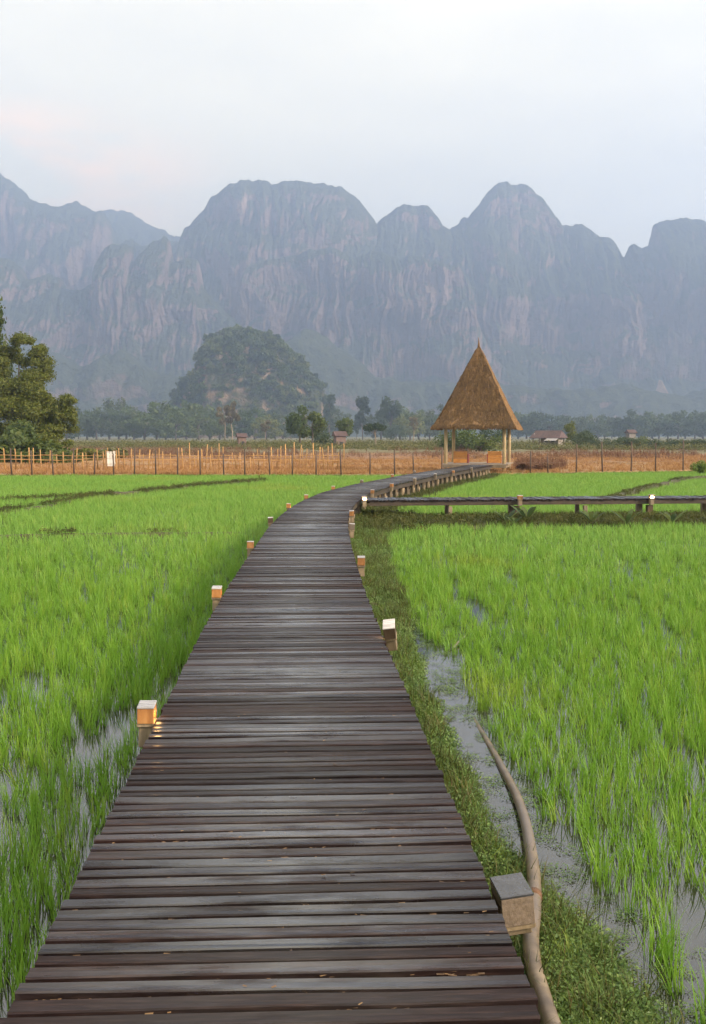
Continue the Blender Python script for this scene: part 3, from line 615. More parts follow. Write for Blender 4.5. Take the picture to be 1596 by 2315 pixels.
walk = thing('boardwalk', 'long wet dark plank boardwalk curving from the foreground to the thatched pavilion', 'boardwalk')
GAPS = []
def build_walk():
    r = np.random.default_rng(21); protos = {}
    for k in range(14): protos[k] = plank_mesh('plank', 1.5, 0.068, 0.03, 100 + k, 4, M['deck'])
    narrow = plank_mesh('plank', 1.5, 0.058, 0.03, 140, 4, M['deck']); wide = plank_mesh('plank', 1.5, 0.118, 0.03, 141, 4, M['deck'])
    s = s_at_y(1.9); n = 0; far = []
    while s < PATH_LEN - 0.05:
        q = r.random(); me, w = (narrow, 0.058) if q < 0.14 else (wide, 0.118) if q > 0.965 else (protos[int(r.integers(14))], 0.068)
        if n > 300 and w == 0.118: me, w = protos[0], 0.068
        gap = float(np.clip(r.normal(0.0200, 0.006), 0.007, 0.034)); GAPS.append((s + w + gap / 2, gap)); s += w / 2; p, d = path(s); ang = math.atan2(d[1], d[0]) - math.pi / 2
        rot = Euler((r.normal(0, R(2.4)), r.normal(0, R(0.12)), ang + r.normal(0, R(0.22)))); loc = Vector((p[0] + r.normal(0, 0.003), p[1], r.normal(0, 0.0018)))
        flip = math.pi if r.random() < 0.5 else 0
        if n < 300:
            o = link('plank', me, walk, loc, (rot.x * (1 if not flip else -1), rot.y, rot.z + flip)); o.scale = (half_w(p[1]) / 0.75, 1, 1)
        else:
            far.append((me, Matrix.Translation(loc) @ rot.to_matrix().to_4x4() @ Matrix.Diagonal((half_w(p[1]) / 0.75, 1, 1, 1))))
        s += w / 2 + gap; n += 1
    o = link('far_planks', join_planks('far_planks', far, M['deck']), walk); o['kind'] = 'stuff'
    # stringers under both edges, cross bearers and posts
    for side in (-1, 1):
        for a, b, nm in ((1.2, 30, 'stringer'), (30, 58, 'stringer')):
            ys = np.linspace(a, b, 60); V = []; Fq = []
            for y in ys:
                p, d = path(s_at_y(y)); nr = np.array([d[1], -d[0]])
                hw = half_w(y) - 0.07
                for off, z in ((side * hw - 0.03, -0.17), (side * hw + 0.03, -0.17), (side * hw + 0.03, -0.034), (side * hw - 0.03, -0.034)):
                    q = p + nr * off; V.append((q[0], q[1], z))
            for k in range(len(ys) - 1):
                for j in range(4): x = k * 4 + j; y_ = k * 4 + (j + 1) % 4; Fq.append((x, y_, y_ + 4, x + 4))
            link(nm, raw_mesh(nm, V, Fq, M['beam']), walk)
    pm = [MB() for _ in range(5)]
    for k, mb in enumerate(pm):
        rr = random.Random(k); w = 0.075 + 0.012 * rr.random()
        mb.tube([(0, 0, -0.45), (rr.gauss(0, .004), rr.gauss(0, .004), 0), (rr.gauss(0, .008), rr.gauss(0, .008), 0.42)], [w, w * 0.97, w * 0.94], 9)
    pme = [raw_mesh('post', mb.v, mb.f, M['post']) for mb in pm]
    bear = MB().box((0, 0, 0), (1.34, 0.09, 0.10)); bme = raw_mesh('bearer', bear.v, bear.f, M['beam'])
    s = s_at_y(3.0); k = 0
    while s < PATH_LEN - 0.3:
        p, d = path(s); nr = np.array([d[1], -d[0]]); ang = math.atan2(d[1], d[0]) - math.pi / 2
        link('bearer', bme, walk, (p[0], p[1], -0.225), (0, 0, ang))
        for side in (-1, 1):
            q = p + nr * side * (half_w(p[1]) - 0.10); link('post', pme[(k * 2 + (side > 0)) % 5], walk, (q[0], q[1], -0.60), (random.gauss(0, R(1.2)), random.gauss(0, R(1.2)), random.uniform(0, 6)))
        s += 1.62 if p[1] < 30 else 1.05; k += 1
build_walk()

branch = thing('boardwalk', 'narrow plank walkway on stubby posts crossing the right rice field', 'boardwalk')
def build_branch():
    r = np.random.default_rng(31); d = (BR1 - BR0) / np.hypot(*(BR1 - BR0)); nr = np.array([-d[1], d[0]]); L_ = float(np.hypot(*(BR1 - BR0))); ang = math.atan2(d[1], d[0])
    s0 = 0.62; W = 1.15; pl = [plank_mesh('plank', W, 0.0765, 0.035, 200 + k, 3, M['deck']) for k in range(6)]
    s = s0
    while s < L_:
        c = BR0 + d * s + nr * (W / 2 + r.normal(0, 0.012)); link('plank', pl[int(r.integers(6))], branch, (c[0], c[1], r.normal(0, 0.004)), (r.normal(0, R(1.0)), 0, ang + math.pi / 2 + r.normal(0, R(0.4)))); s += 0.0895
    for off in (0.05, W - 0.05):
        c = BR0 + d * (s0 + (L_ - s0) / 2) + nr * off; MB().box((0, 0, 0), (L_ - s0, 0.055, 0.10)).build('stringer', M['beam'], branch, (c[0], c[1], -0.09), (0, 0, ang))
    xs = [2.45, 4.15, 5.93, 7.62, 9.42, 9.62, 11.1]
    for k, x in enumerate(xs):
        t = (x - BR0[0]) / d[0]
        for off in (0.06, W - 0.06):
            c = BR0 + d * (t + (0.12 if off > 0.5 else 0)) + nr * off; w = (0.10, 0.13, 0.10, 0.15, 0.15, 0.10, 0.13)[k]; mb = MB().box((0, 0, 0), (w, w, 0.55), taper=0.96)
            mb.build('post', M['post'] if k in (0, 2, 5) else M['lampdark'] if off < 0.5 else M['post'], branch, (c[0], c[1], -0.445), (random.gauss(0, R(1)), random.gauss(0, R(1)), ang), bevel=0.006)
    MB().box((0, 0, 0), (0.16, 0.10, 0.34)).build('post', M['beam'], branch, (0.03, 26.52, -0.16), (0, 0, 0.1), bevel=0.006)
build_branch()

# ---- timber light boxes along both edges
ORD2 = 'first second third fourth fifth sixth seventh eighth ninth tenth eleventh twelfth thirteenth fourteenth fifteenth sixteenth seventeenth eighteenth nineteenth twentieth twenty-first twenty-second twenty-third twenty-fourth twenty-fifth twenty-sixth twenty-seventh twenty-eighth twenty-ninth thirtieth thirty-first thirty-second thirty-third thirty-fourth thirty-fifth thirty-sixth thirty-seventh thirty-eighth'.split()
ORD = ['nearest', 'second', 'third', 'fourth', 'fifth', 'sixth', 'seventh', 'eighth', 'ninth', 'tenth', 'eleventh', 'twelfth']
def light_box(loc, rz, label, state, style='lampbox', tilt=(0, 0), w=0.092, dep=0.145, h=0.085, side=1, cap='cap', drop=0.12, faced=1):
    """hollow timber box on a short post; the lamp sits behind the slot that faces the deck (local -X when side is 1)"""
    t = thing('path_light', label, 'path light', loc, rz, 'timber light boxes along the boardwalk')
    t.rotation_euler = (tilt[0], tilt[1], rz); th = 0.014; s = -side
    mb = MB()
    mb.box((0, -dep / 2 + th / 2, h / 2), (w, th, h)).box((0, dep / 2 - th / 2, h / 2), (w, th, h)).box((-s * (w / 2 - th / 2), 0, h / 2), (th, dep - 2 * th - .002, h))
    mb.box((s * (w / 2 - th / 2), 0, h * 0.82), (th, dep - 2 * th - .002, h * 0.34)).box((0, 0, th / 2 - .002), (w - 2 * th - .002, dep - 2 * th - .002, th))
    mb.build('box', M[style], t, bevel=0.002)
    MB().box((0, 0, h + 0.007), (w + 0.005, dep + 0.005, 0.012)).build('cap', M[cap], t, bevel=0.003)
    MB().box((0, 0, -0.012), (w + 0.008, dep * 0.9, 0.02)).build('bracket', M['post'], t, bevel=0.003)
    MB().box((0, 0, -0.022 - drop / 2), (w * 0.9, 0.10, drop), taper=0.97).build('post', M['post'], t, bevel=0.004)
    MB().box((s * (w / 2 - 0.026), 0, h * 0.36), (0.012, dep * 0.62, h * 0.46)).build('lamp', M[{'off': 'lamp_off', 'lit': 'lamp_lit', 'bright': 'lamp_bright', 'dim': 'lamp_dim'}[state]], t)
    if state == 'lit':
        ld = bpy.data.lights.new('lamp_light', 'POINT'); ld.energy = 0.22; ld.color = (1.0, 0.55, 0.18); ld.shadow_soft_size = 0.02
        lo = bpy.data.objects.new('lamp_light', ld); C.objects.link(lo); lo.parent = t; lo.location = (s * (w / 2 + 0.014), 0, h * 0.45)
    return t
def lights():
    k = 0
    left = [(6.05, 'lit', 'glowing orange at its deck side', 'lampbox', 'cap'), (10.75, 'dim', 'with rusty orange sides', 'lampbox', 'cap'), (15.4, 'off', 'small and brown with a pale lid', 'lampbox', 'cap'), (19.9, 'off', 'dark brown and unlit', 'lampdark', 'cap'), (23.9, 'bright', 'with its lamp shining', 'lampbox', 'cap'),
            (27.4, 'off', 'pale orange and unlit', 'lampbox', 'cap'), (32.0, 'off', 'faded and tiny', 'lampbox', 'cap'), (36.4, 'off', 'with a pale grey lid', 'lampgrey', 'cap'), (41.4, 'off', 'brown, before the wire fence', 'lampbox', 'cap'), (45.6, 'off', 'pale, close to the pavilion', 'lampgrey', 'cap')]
    for i, (y, st, lk, sty, cap) in enumerate(left):
        p, d = path(s_at_y(y)); n = np.array([d[1], -d[0]]); q = p - n * (half_w(y) + 0.010 + 0.05)
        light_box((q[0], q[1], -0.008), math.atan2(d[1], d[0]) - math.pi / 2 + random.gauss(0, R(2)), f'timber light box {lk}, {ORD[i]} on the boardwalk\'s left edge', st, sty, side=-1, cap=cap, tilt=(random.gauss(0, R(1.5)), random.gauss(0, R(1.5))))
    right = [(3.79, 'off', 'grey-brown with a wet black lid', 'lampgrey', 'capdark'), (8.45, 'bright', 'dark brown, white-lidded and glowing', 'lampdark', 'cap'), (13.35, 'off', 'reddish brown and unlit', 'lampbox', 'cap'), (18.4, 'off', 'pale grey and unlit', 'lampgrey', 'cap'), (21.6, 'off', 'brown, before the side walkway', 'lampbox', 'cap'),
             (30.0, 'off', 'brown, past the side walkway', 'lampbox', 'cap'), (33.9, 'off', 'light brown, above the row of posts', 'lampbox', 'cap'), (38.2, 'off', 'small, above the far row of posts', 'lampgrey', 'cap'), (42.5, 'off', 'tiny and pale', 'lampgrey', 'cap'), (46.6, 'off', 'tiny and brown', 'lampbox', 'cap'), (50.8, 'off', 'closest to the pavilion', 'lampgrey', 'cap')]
    for i, (y, st, lk, sty, cap) in enumerate(right):
        p, d = path(s_at_y(y)); n = np.array([d[1], -d[0]]); near = i == 0; w = 0.12 if near else 0.092; q = p + n * (half_w(y) + 0.012 + w / 2)
        if near: q = q + n * 0.035
        tl = (R(4), R(-6)) if near else (R(20), R(-7)) if i == 1 else (random.gauss(0, R(1.5)), random.gauss(0, R(1.5)))
        rz = math.atan2(d[1], d[0]) - math.pi / 2 + (R(4) if near else R(-8) if i == 1 else random.gauss(0, R(2)))
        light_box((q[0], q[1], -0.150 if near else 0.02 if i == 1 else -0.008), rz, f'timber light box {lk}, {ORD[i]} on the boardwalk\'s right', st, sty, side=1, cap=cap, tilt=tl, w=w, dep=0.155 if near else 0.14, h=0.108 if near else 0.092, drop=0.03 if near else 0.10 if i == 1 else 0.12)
    d = (BR1 - BR0) / np.hypot(*(BR1 - BR0))
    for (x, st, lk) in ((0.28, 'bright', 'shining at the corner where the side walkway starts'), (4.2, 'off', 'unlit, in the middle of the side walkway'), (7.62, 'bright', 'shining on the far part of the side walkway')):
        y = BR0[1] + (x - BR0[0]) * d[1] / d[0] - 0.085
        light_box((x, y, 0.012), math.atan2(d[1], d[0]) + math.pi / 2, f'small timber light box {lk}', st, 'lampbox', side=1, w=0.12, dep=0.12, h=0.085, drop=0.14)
lights()

# ================================================================== PAVILION
def pavilion():
    cx, cy = 7.12, 61.0; rz = R(-13); zf = 0.03; a = 1.62
    t = thing('pavilion', 'open pavilion with steep brown thatched roof at the end of the boardwalk', 'pavilion', (cx, cy, 0), rz)
    # platform boards
    for k in range(24):
        MB().box((0, 0, 0), (3.7, 0.142, 0.05)).build('floor_board', M['concrete'], t, (random.gauss(0, .01), -1.75 + k * 0.152, zf - 0.025 + random.gauss(0, .002)))
    for sx in (-1, 1):
        MB().box((0, 0, 0), (0.08, 3.6, 0.16)).build('joist', M['post'], t, (sx * 1.7, 0, zf - 0.135))
    MB().box((0, 0, 0), (3.5, 0.08, 0.16)).build('joist', M['post'], t, (0, -1.78, zf - 0.14))
    for sx in (-1, 1):
        for sy in (-1, 1):
            mb = MB().tube([(0, 0, -0.68), (random.gauss(0, .02), random.gauss(0, .02), 1.0), (0, 0, 2.55)], [0.105, 0.10, 0.095], 10); mb.build('post', M['palepost'], t, (sx * a, sy * a, 0), smooth=True)
    mb = MB().tube([(0, 0, -0.66), (0, 0, 0.0)], 0.09, 8)
    for x in (-0.6, 0.5): link('stilt', raw_mesh('stilt', mb.v, mb.f, M['post']), t, (x, -1.7, 0))
    for ax in range(2):
        for sgn in (-1, 1):
            MB().box((0, 0, 0), (3.5, 0.1, 0.12) if ax == 0 else (0.1, 3.3, 0.12)).build('roof_beam', M['beam'], t, (0 if ax == 0 else sgn * a, sgn * a if ax == 0 else 0, 2.42 if ax == 0 else 2.3))
    # thatch: stepped, slightly flared pyramid with shaggy courses
    r = np.random.default_rng(9); e0, ez, tip = 2.18, 2.16, 6.62
    def half(z):
        u = (z - ez) / (tip - ez); return e0 * ((1 - u) ** 1.0 * (0.97 - 0.015 * math.sin(u * math.pi)) + 0.035 * math.exp(-u * 12)) + 0.03
    V = []; Fq = []; courses = 16; ns = 14
    zs = np.linspace(ez, tip, courses + 1)
    rings = []
    for k in range(courses):
        for zz, ex in ((zs[k], 0.03), (zs[k + 1] - 0.01, -0.005)): rings.append((zz, half(zz) + ex))
    for zz, hw in rings:
        for fc in range(4):
            for j in range(ns):
                u = -1 + 2 * j / ns; p = (u * hw, -hw); c, s_ = math.cos(fc * math.pi / 2), math.sin(fc * math.pi / 2); jit = r.normal(0, 0.018, 3)
                round_ = 1 - 0.05 * max(0, abs(u) - 0.8) / 0.2
                V.append((round_ * (p[0] * c - p[1] * s_) + jit[0], round_ * (p[0] * s_ + p[1] * c) + jit[1], zz + jit[2] - (0.05 * abs(u) ** 6 if zz == ez else 0)))
    n = 4 * ns
    for k in range(len(rings) - 1):
        for j in range(n): Fq.append((k * n + j, k * n + (j + 1) % n, (k + 1) * n + (j + 1) % n, (k + 1) * n + j))
    V.append((0, 0, tip + 0.05)); b = (len(rings) - 1) * n
    for j in range(n): Fq.append((b + j, b + (j + 1) % n, len(V) - 1))
    base = len(V)
    hi = ez + 0.22; ih = half(hi) - 0.15
    for x, y in ((-ih, -ih), (ih, -ih), (ih, ih), (-ih, ih)): V.append((x, y, hi))
    for fc in range(4):
        i0 = [fc * ns + j for j in range(ns)] + [((fc + 1) % 4) * ns]
        for j in range(ns): Fq.append((i0[j + 1], i0[j], base + fc if j < ns // 2 else base + (fc + 1) % 4))
        Fq.append((i0[ns // 2], base + fc, base + (fc + 1) % 4))
    roof = link('thatch_roof', raw_mesh('thatch_roof', V, Fq, M['thatch'], False), t)
    SV = []; SQ = []
    for _ in range(14000):
        fc = r.integers(4); c, s_ = math.cos(fc * math.pi / 2), math.sin(fc * math.pi / 2); ed = r.random() < 0.22
        zz = ez + (tip - ez) * (0.015 * r.random() if ed else (1 - math.sqrt(r.random())) * 0.98) ; hw = half(zz) + (0.05 if not ed else 0.03); u = r.uniform(-1, 1)
        L_ = r.uniform(0.16, 0.34); w = r.uniform(0.010, 0.022); x = u * hw; dx = r.normal(0, 0.05) + u * 0.05
        P = [(x - w, -hw, zz), (x + w, -hw, zz), (x + w * .4 + dx, -hw - L_ * 0.40 - r.random() * 0.03, zz - L_ * 0.82), (x - w * .4 + dx, -hw - L_ * 0.40, zz - L_ * 0.85)]
        i = len(SV); SV += [(p[0] * c - p[1] * s_, p[0] * s_ + p[1] * c, p[2]) for p in P]; SQ.append((i, i + 1, i + 2, i + 3))
    o = link('straw', np_mesh('straw', np.array(SV), np.array(SQ), M['thatch']), roof); o['kind'] = 'stuff'
    MB().tube([(0, 0, tip - .15), (0, 0, tip + .2), (-0.01, 0, tip + 0.40), (-0.05, 0, tip + 0.52)], [.09, .045, .02, .01], 8).build('finial', M['thatch'], roof, smooth=True)
    # two box benches
    for k, (x0, x1, lab) in enumerate(((-1.28, -0.50, 'orange wooden box bench with dark red end, left side of the pavilion floor'), (0.66, 1.42, 'orange wooden box bench with dark red end, beside the pavilion\'s paired right posts'))):
        cxx = (x0 + x1) / 2; w = x1 - x0; y0 = -0.35
        bt = thing('bench', lab, 'bench', (cx + cxx * math.cos(rz) - y0 * math.sin(rz), cy + cxx * math.sin(rz) + y0 * math.cos(rz), zf), rz, 'benches inside the pavilion')
        for j in range(3): MB().box((0, 0, 0), (w, 0.035, 0.208)).build('back_board', M['orangewood'], bt, (0, -0.56, 0.135 + j * 0.213), bevel=0.004)
        MB().box((0, 0, 0), (w - 0.02, 0.5, 0.05)).build('seat', M['orangewood'], bt, (0, -0.285, 0.41), bevel=0.004)
        sx = 1 if k == 0 else -1
        MB().box((0, 0, 0), (0.05, 0.60, 0.50)).build('end_panel', M['redwood'], bt, (sx * (w / 2 + 0.027), -0.29, 0.27), bevel=0.004)
        MB().box((0, 0, 0), (0.05, 0.5, 0.38)).build('leg', M['redwood'], bt, (-sx * (w / 2 - 0.05), -0.285, 0.192), bevel=0.004)
        MB().box((0, 0, 0), (w + 0.03, 0.06, 0.03)).build('top_rail', M['orangewood'], bt, (0, -0.56, 0.665), bevel=0.004)
pavilion()

# ================================================================== FENCES
def gz(x, y): return -0.5
def fences():
    t = thing('wire_fence', 'wire fence on thin dark posts along the far edge of the paddies', 'fence')
    rr = random.Random(4); me = []
    for k in range(4):
        mb = MB().tube([(0, 0, -0.2), (rr.gauss(0, .012), 0, 0.7), (rr.gauss(0, .02), 0, 1.4)], [.042, .038, .033], 7); me.append(raw_mesh('post', mb.v, mb.f, M['darkpost'], True))
    xs = [-22.5 + 1.2 * k for k in range(20)]
    tx = [35, 92, 153, 214, 272, 330, 390, 452, 515, 581, 649, 710, 782, 848, 917, 990, 1073, 1145, 1200, 1282]
    tops = []
    for k, x in enumerate([-130, -80, -25] + tx):
        vx = x / 1.2832; p = at(vx, 1050, 55.9); h = rr.uniform(.82, 1.06); o = link('post', me[k % 4], t, (p.x, 55.9 + rr.gauss(0, .05), -0.5), (rr.gauss(0, R(2)), rr.gauss(0, R(1.5)), rr.uniform(0, 6))); o.scale = (1, 1, h); tops.append((p.x, 55.9))
    for x, top in ((1539, .9), (1590, .8), (1672, 1.15), (1748, 1.25), (1831, 1.25), (1902, 1.2), (1982, 1.3), (2060, 1.2), (2140, 1.2)):
        vx = x / 1.2832; y = 58.5 + (x - 1500) * 0.0085; p = at(vx, 1050, y); o = link('post', me[rr.randrange(4)], t, (p.x, y, -0.5), (rr.gauss(0, R(2)), rr.gauss(0, R(1.5)), rr.uniform(0, 6))); o.scale = (1.1, 1.1, top); tops.append((p.x, y))
    for z in (0.12, 0.42, 0.74):
        pts = []
        for (x0, y0), (x1, y1) in zip(tops[:-1], tops[1:]): pts += [(x0, y0 - .045, z - 0.0), ((x0 + x1) / 2, (y0 + y1) / 2 - .045, z - 0.03)]
        MB().tube(pts + [(tops[-1][0], tops[-1][1], z)], 0.0055, 4).build('wire', M['wire'], t)
    # bamboo picket fence further back
    b = thing('bamboo_fence', 'orange bamboo picket fence with uneven poles behind the wire fence', 'fence')
    bm = []
    for k in range(5):
        mb = MB().tube([(0, 0, -0.2), (rr.gauss(0, .01), 0, 0.6), (rr.gauss(0, .02), 0, 1.2)], [.035, .033, .028], 7)
        for z in (.3, .65, .95): mb.tube([(0, 0, z - .012), (0, 0, z + .012)], .037, 7)
        bm.append(raw_mesh('picket', mb.v, mb.f, M['bamboo'], True))
    x = -150
    while x < 1010:
        vx = x / 1.2832; y = 63.5 + rr.gauss(0, .25); p = at(vx, 1050, y); dense = x > 540; h = rr.uniform(.75, 1.1) if not dense else rr.choice([rr.uniform(.6, 1.0), rr.uniform(1.0, 1.35)])
        o = link('picket', bm[rr.randrange(5)], b, (p.x, y, -0.42), (rr.gauss(0, R(2.5)), rr.gauss(0, R(3)), rr.uniform(0, 6))); o.scale = (rr.uniform(.7, 1.25),) * 2 + (h,); x += rr.uniform(9, 16) if dense else rr.uniform(11, 26)
    xa, xb = at(-130, 1050, 63.4).x, at(770, 1050, 63.4).x
    for z in (0.16, 0.40):
        pts = [(xa + (xb - xa) * k / 24, 63.42, z + rr.gauss(0, .03)) for k in range(25)]; MB().tube(pts, .024, 6).build('rail', M['bamboo'], b, smooth=True)
    # whitewashed boards leaning in the gap
    c = at(253, 1047, 62.8)
    w = thing('gate', 'small whitewashed board gate standing in the bamboo fence', 'gate', (c.x, 62.6, -0.32), R(4))
    for k in range(3): MB().box((0, 0, 0), (0.135, 0.03, 0.86), rx=R(-3)).build('board', M['white'], w, (-0.16 + k * 0.155, 0, 0.55 + (0.03 if k == 2 else 0)), (0, R((-3, -2, 3)[k]), 0), bevel=0.004)
    for z in (0.30, 0.80): MB().box((0, 0, 0), (0.50, 0.03, 0.06)).build('crossbar', M['white'], w, (0, 0.05, z))
    for sx in (-1, 1): MB().box((0, 0, 0), (0.06, 0.06, 1.2)).build('gate_post', M['bamboo'], w, (sx * 0.30, 0.07, 0.45))
fences()

# ================================================================== PIPE, STICK
def pipe():
    pts = [(1040, 1590, -0.60), (1062, 1615, -0.575), (1085, 1650, -0.562), (1112, 1695, -0.552), (1140, 1745, -0.54), (1168, 1800, -0.525), (1188, 1860, -0.505), (1199, 1920, -0.48), (1207, 1985, -0.47), (1206, 2060, -0.46), (1200, 2120, -0.455), (1205, 2180, -0.45), (1222, 2240, -0.45), (1252, 2330, -0.45), (1300, 2430, -0.45)]
    P = [gp(*p) for p in pts]; Q = []
    for k in range(len(P) - 1):
        for j in range(4):
            t = j / 4; a, b, c, d = P[max(k - 1, 0)], P[k], P[k + 1], P[min(k + 2, len(P) - 1)]
            Q.append(0.5 * ((2 * b) + (c - a) * t + (2 * a - 5 * b + 4 * c - d) * t * t + (3 * b - a - 3 * c + d) * t ** 3))
    t = thing('water_pipe', 'long beige water pipe lying half sunk in the ditch beside the boardwalk', 'pipe', P[8])
    MB().tube([q - P[8] for q in Q], [0.017 + 0.017 * min(1, k / 34) for k in range(len(Q))], 14).build('pipe_body', M['pipe'], t, smooth=True)
    k = 9 * 4 - 2; a, b = Q[k] - P[8], Q[k + 1] - P[8]; MB().tube([a, a + (b - a) * .6], 0.0365, 14).build('joint_ring', M['rust'], t, smooth=True)
    a, b = gp(1022, 1466, -0.54), gp(1052, 1438, -0.50); tag(MB().tube([Vector((0, 0, 0)), (b - a) * .5 + Vector((0, 0, .006)), b - a], [.013, .011, .009], 7).build('stick', M['hutwall'], None, a, smooth=True), 'thin grey stick slanting out of the ditch water', 'stick')
pipe()

# ================================================================== RICE AND WEEDS
def rice():
    protos = [blade_tuft('rice_tuft', 22, 0.31, 0.044, 0.28, 0.0058, M['rice'], 300 + k, 4, 0.5) for k in range(8)]; col = proto_collection('rice_tuft', protos)
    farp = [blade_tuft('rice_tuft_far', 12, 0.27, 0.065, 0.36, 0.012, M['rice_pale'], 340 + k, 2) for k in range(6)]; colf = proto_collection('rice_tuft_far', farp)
    def field(y0, y1, sp):
        out = []; y = y0
        while y < y1:
            h = y * 0.36 + 2.5; xs = np.arange(-h, h, sp); out.append(np.stack([xs, np.full_like(xs, y)], 1)); y += sp
        P = np.vstack(out); P += rng.normal(0, sp * 0.22, P.shape); return P
    def keep(P, near):
        X, Y = P.T; off = path_offset(X, Y); k = (off < -(HALF + 0.10)) | (off > verge_w(Y) + 0.10)
        for B, w in ((BUND_A, .12), (BUND_B, .22), (BUND_C, .15), (BUND_E, .30)): k &= seg_dist(X, Y, B) > w * (0.8 + 0.6 * rng.random(len(X)))
        db = (Y - np.interp(X, [-.2, 11.6], [26.45, 27.75])); k &= ~((X > -0.3) & (db > -2.1) & (db < 1.35) & (rng.random(len(X)) < 0.97))
        k &= Y < np.where(X < 4, 55.55, 55.55 + np.clip(X - 4, 0, 26) * 0.42 - 0.6); k &= ~((np.abs(X - 7.1) < 2.6) & (Y > 58.2))
        # open ditch between verge and rice
        ditch = np.interp(Y, [1, 3.2, 4.2, 5.0, 6, 8, 10.5, 12.0, 13.5], [1.56, 1.50, 1.50, 1.52, 1.44, 1.48, 1.54, 1.32, 0.9]); k &= ~((off > 0) & (off < ditch + 0.05 * fbm(Y * 3, 2.0)))
        # thin, patchy planting in the near left corner
        hol = fbm(X * 4.6, Y * 1.1, 4.0, o=2); k &= ~((off < 0) & (Y < 9.5) & (hol > np.interp(Y, [2.5, 3.2, 3.9, 4.5, 6, 9.5], [-0.6, -0.3, 0.0, 0.10, 0.22, 0.40])))
        k &= ~((off > 0) & (Y < 7.5) & (hol > np.interp(Y, [2.5, 4, 7.5], [0.2, 0.26, 0.42]))); k &= ~(hol > 0.52)
        return P[k]
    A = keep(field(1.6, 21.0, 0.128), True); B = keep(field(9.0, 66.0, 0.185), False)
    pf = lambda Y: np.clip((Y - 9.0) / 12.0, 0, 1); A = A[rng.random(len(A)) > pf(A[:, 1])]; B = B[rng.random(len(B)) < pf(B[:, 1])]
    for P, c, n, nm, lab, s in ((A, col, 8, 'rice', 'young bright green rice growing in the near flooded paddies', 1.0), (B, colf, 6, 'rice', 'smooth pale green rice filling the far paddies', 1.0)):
        m = len(P); rot = np.stack([rng.normal(0, .08, m), rng.normal(0, .08, m), rng.uniform(0, 6.28, m)], 1)
        hgt = (0.90 + 0.32 * fbm(P[:, 0] * 0.7, P[:, 1] * 0.7, 6.0, o=3)) * rng.uniform(0.85, 1.1, m); z = np.full(m, WZ - 0.035)
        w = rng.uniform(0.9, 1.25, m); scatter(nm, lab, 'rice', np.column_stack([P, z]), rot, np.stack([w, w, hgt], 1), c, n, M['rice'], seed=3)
        print('rice', m)
rice()

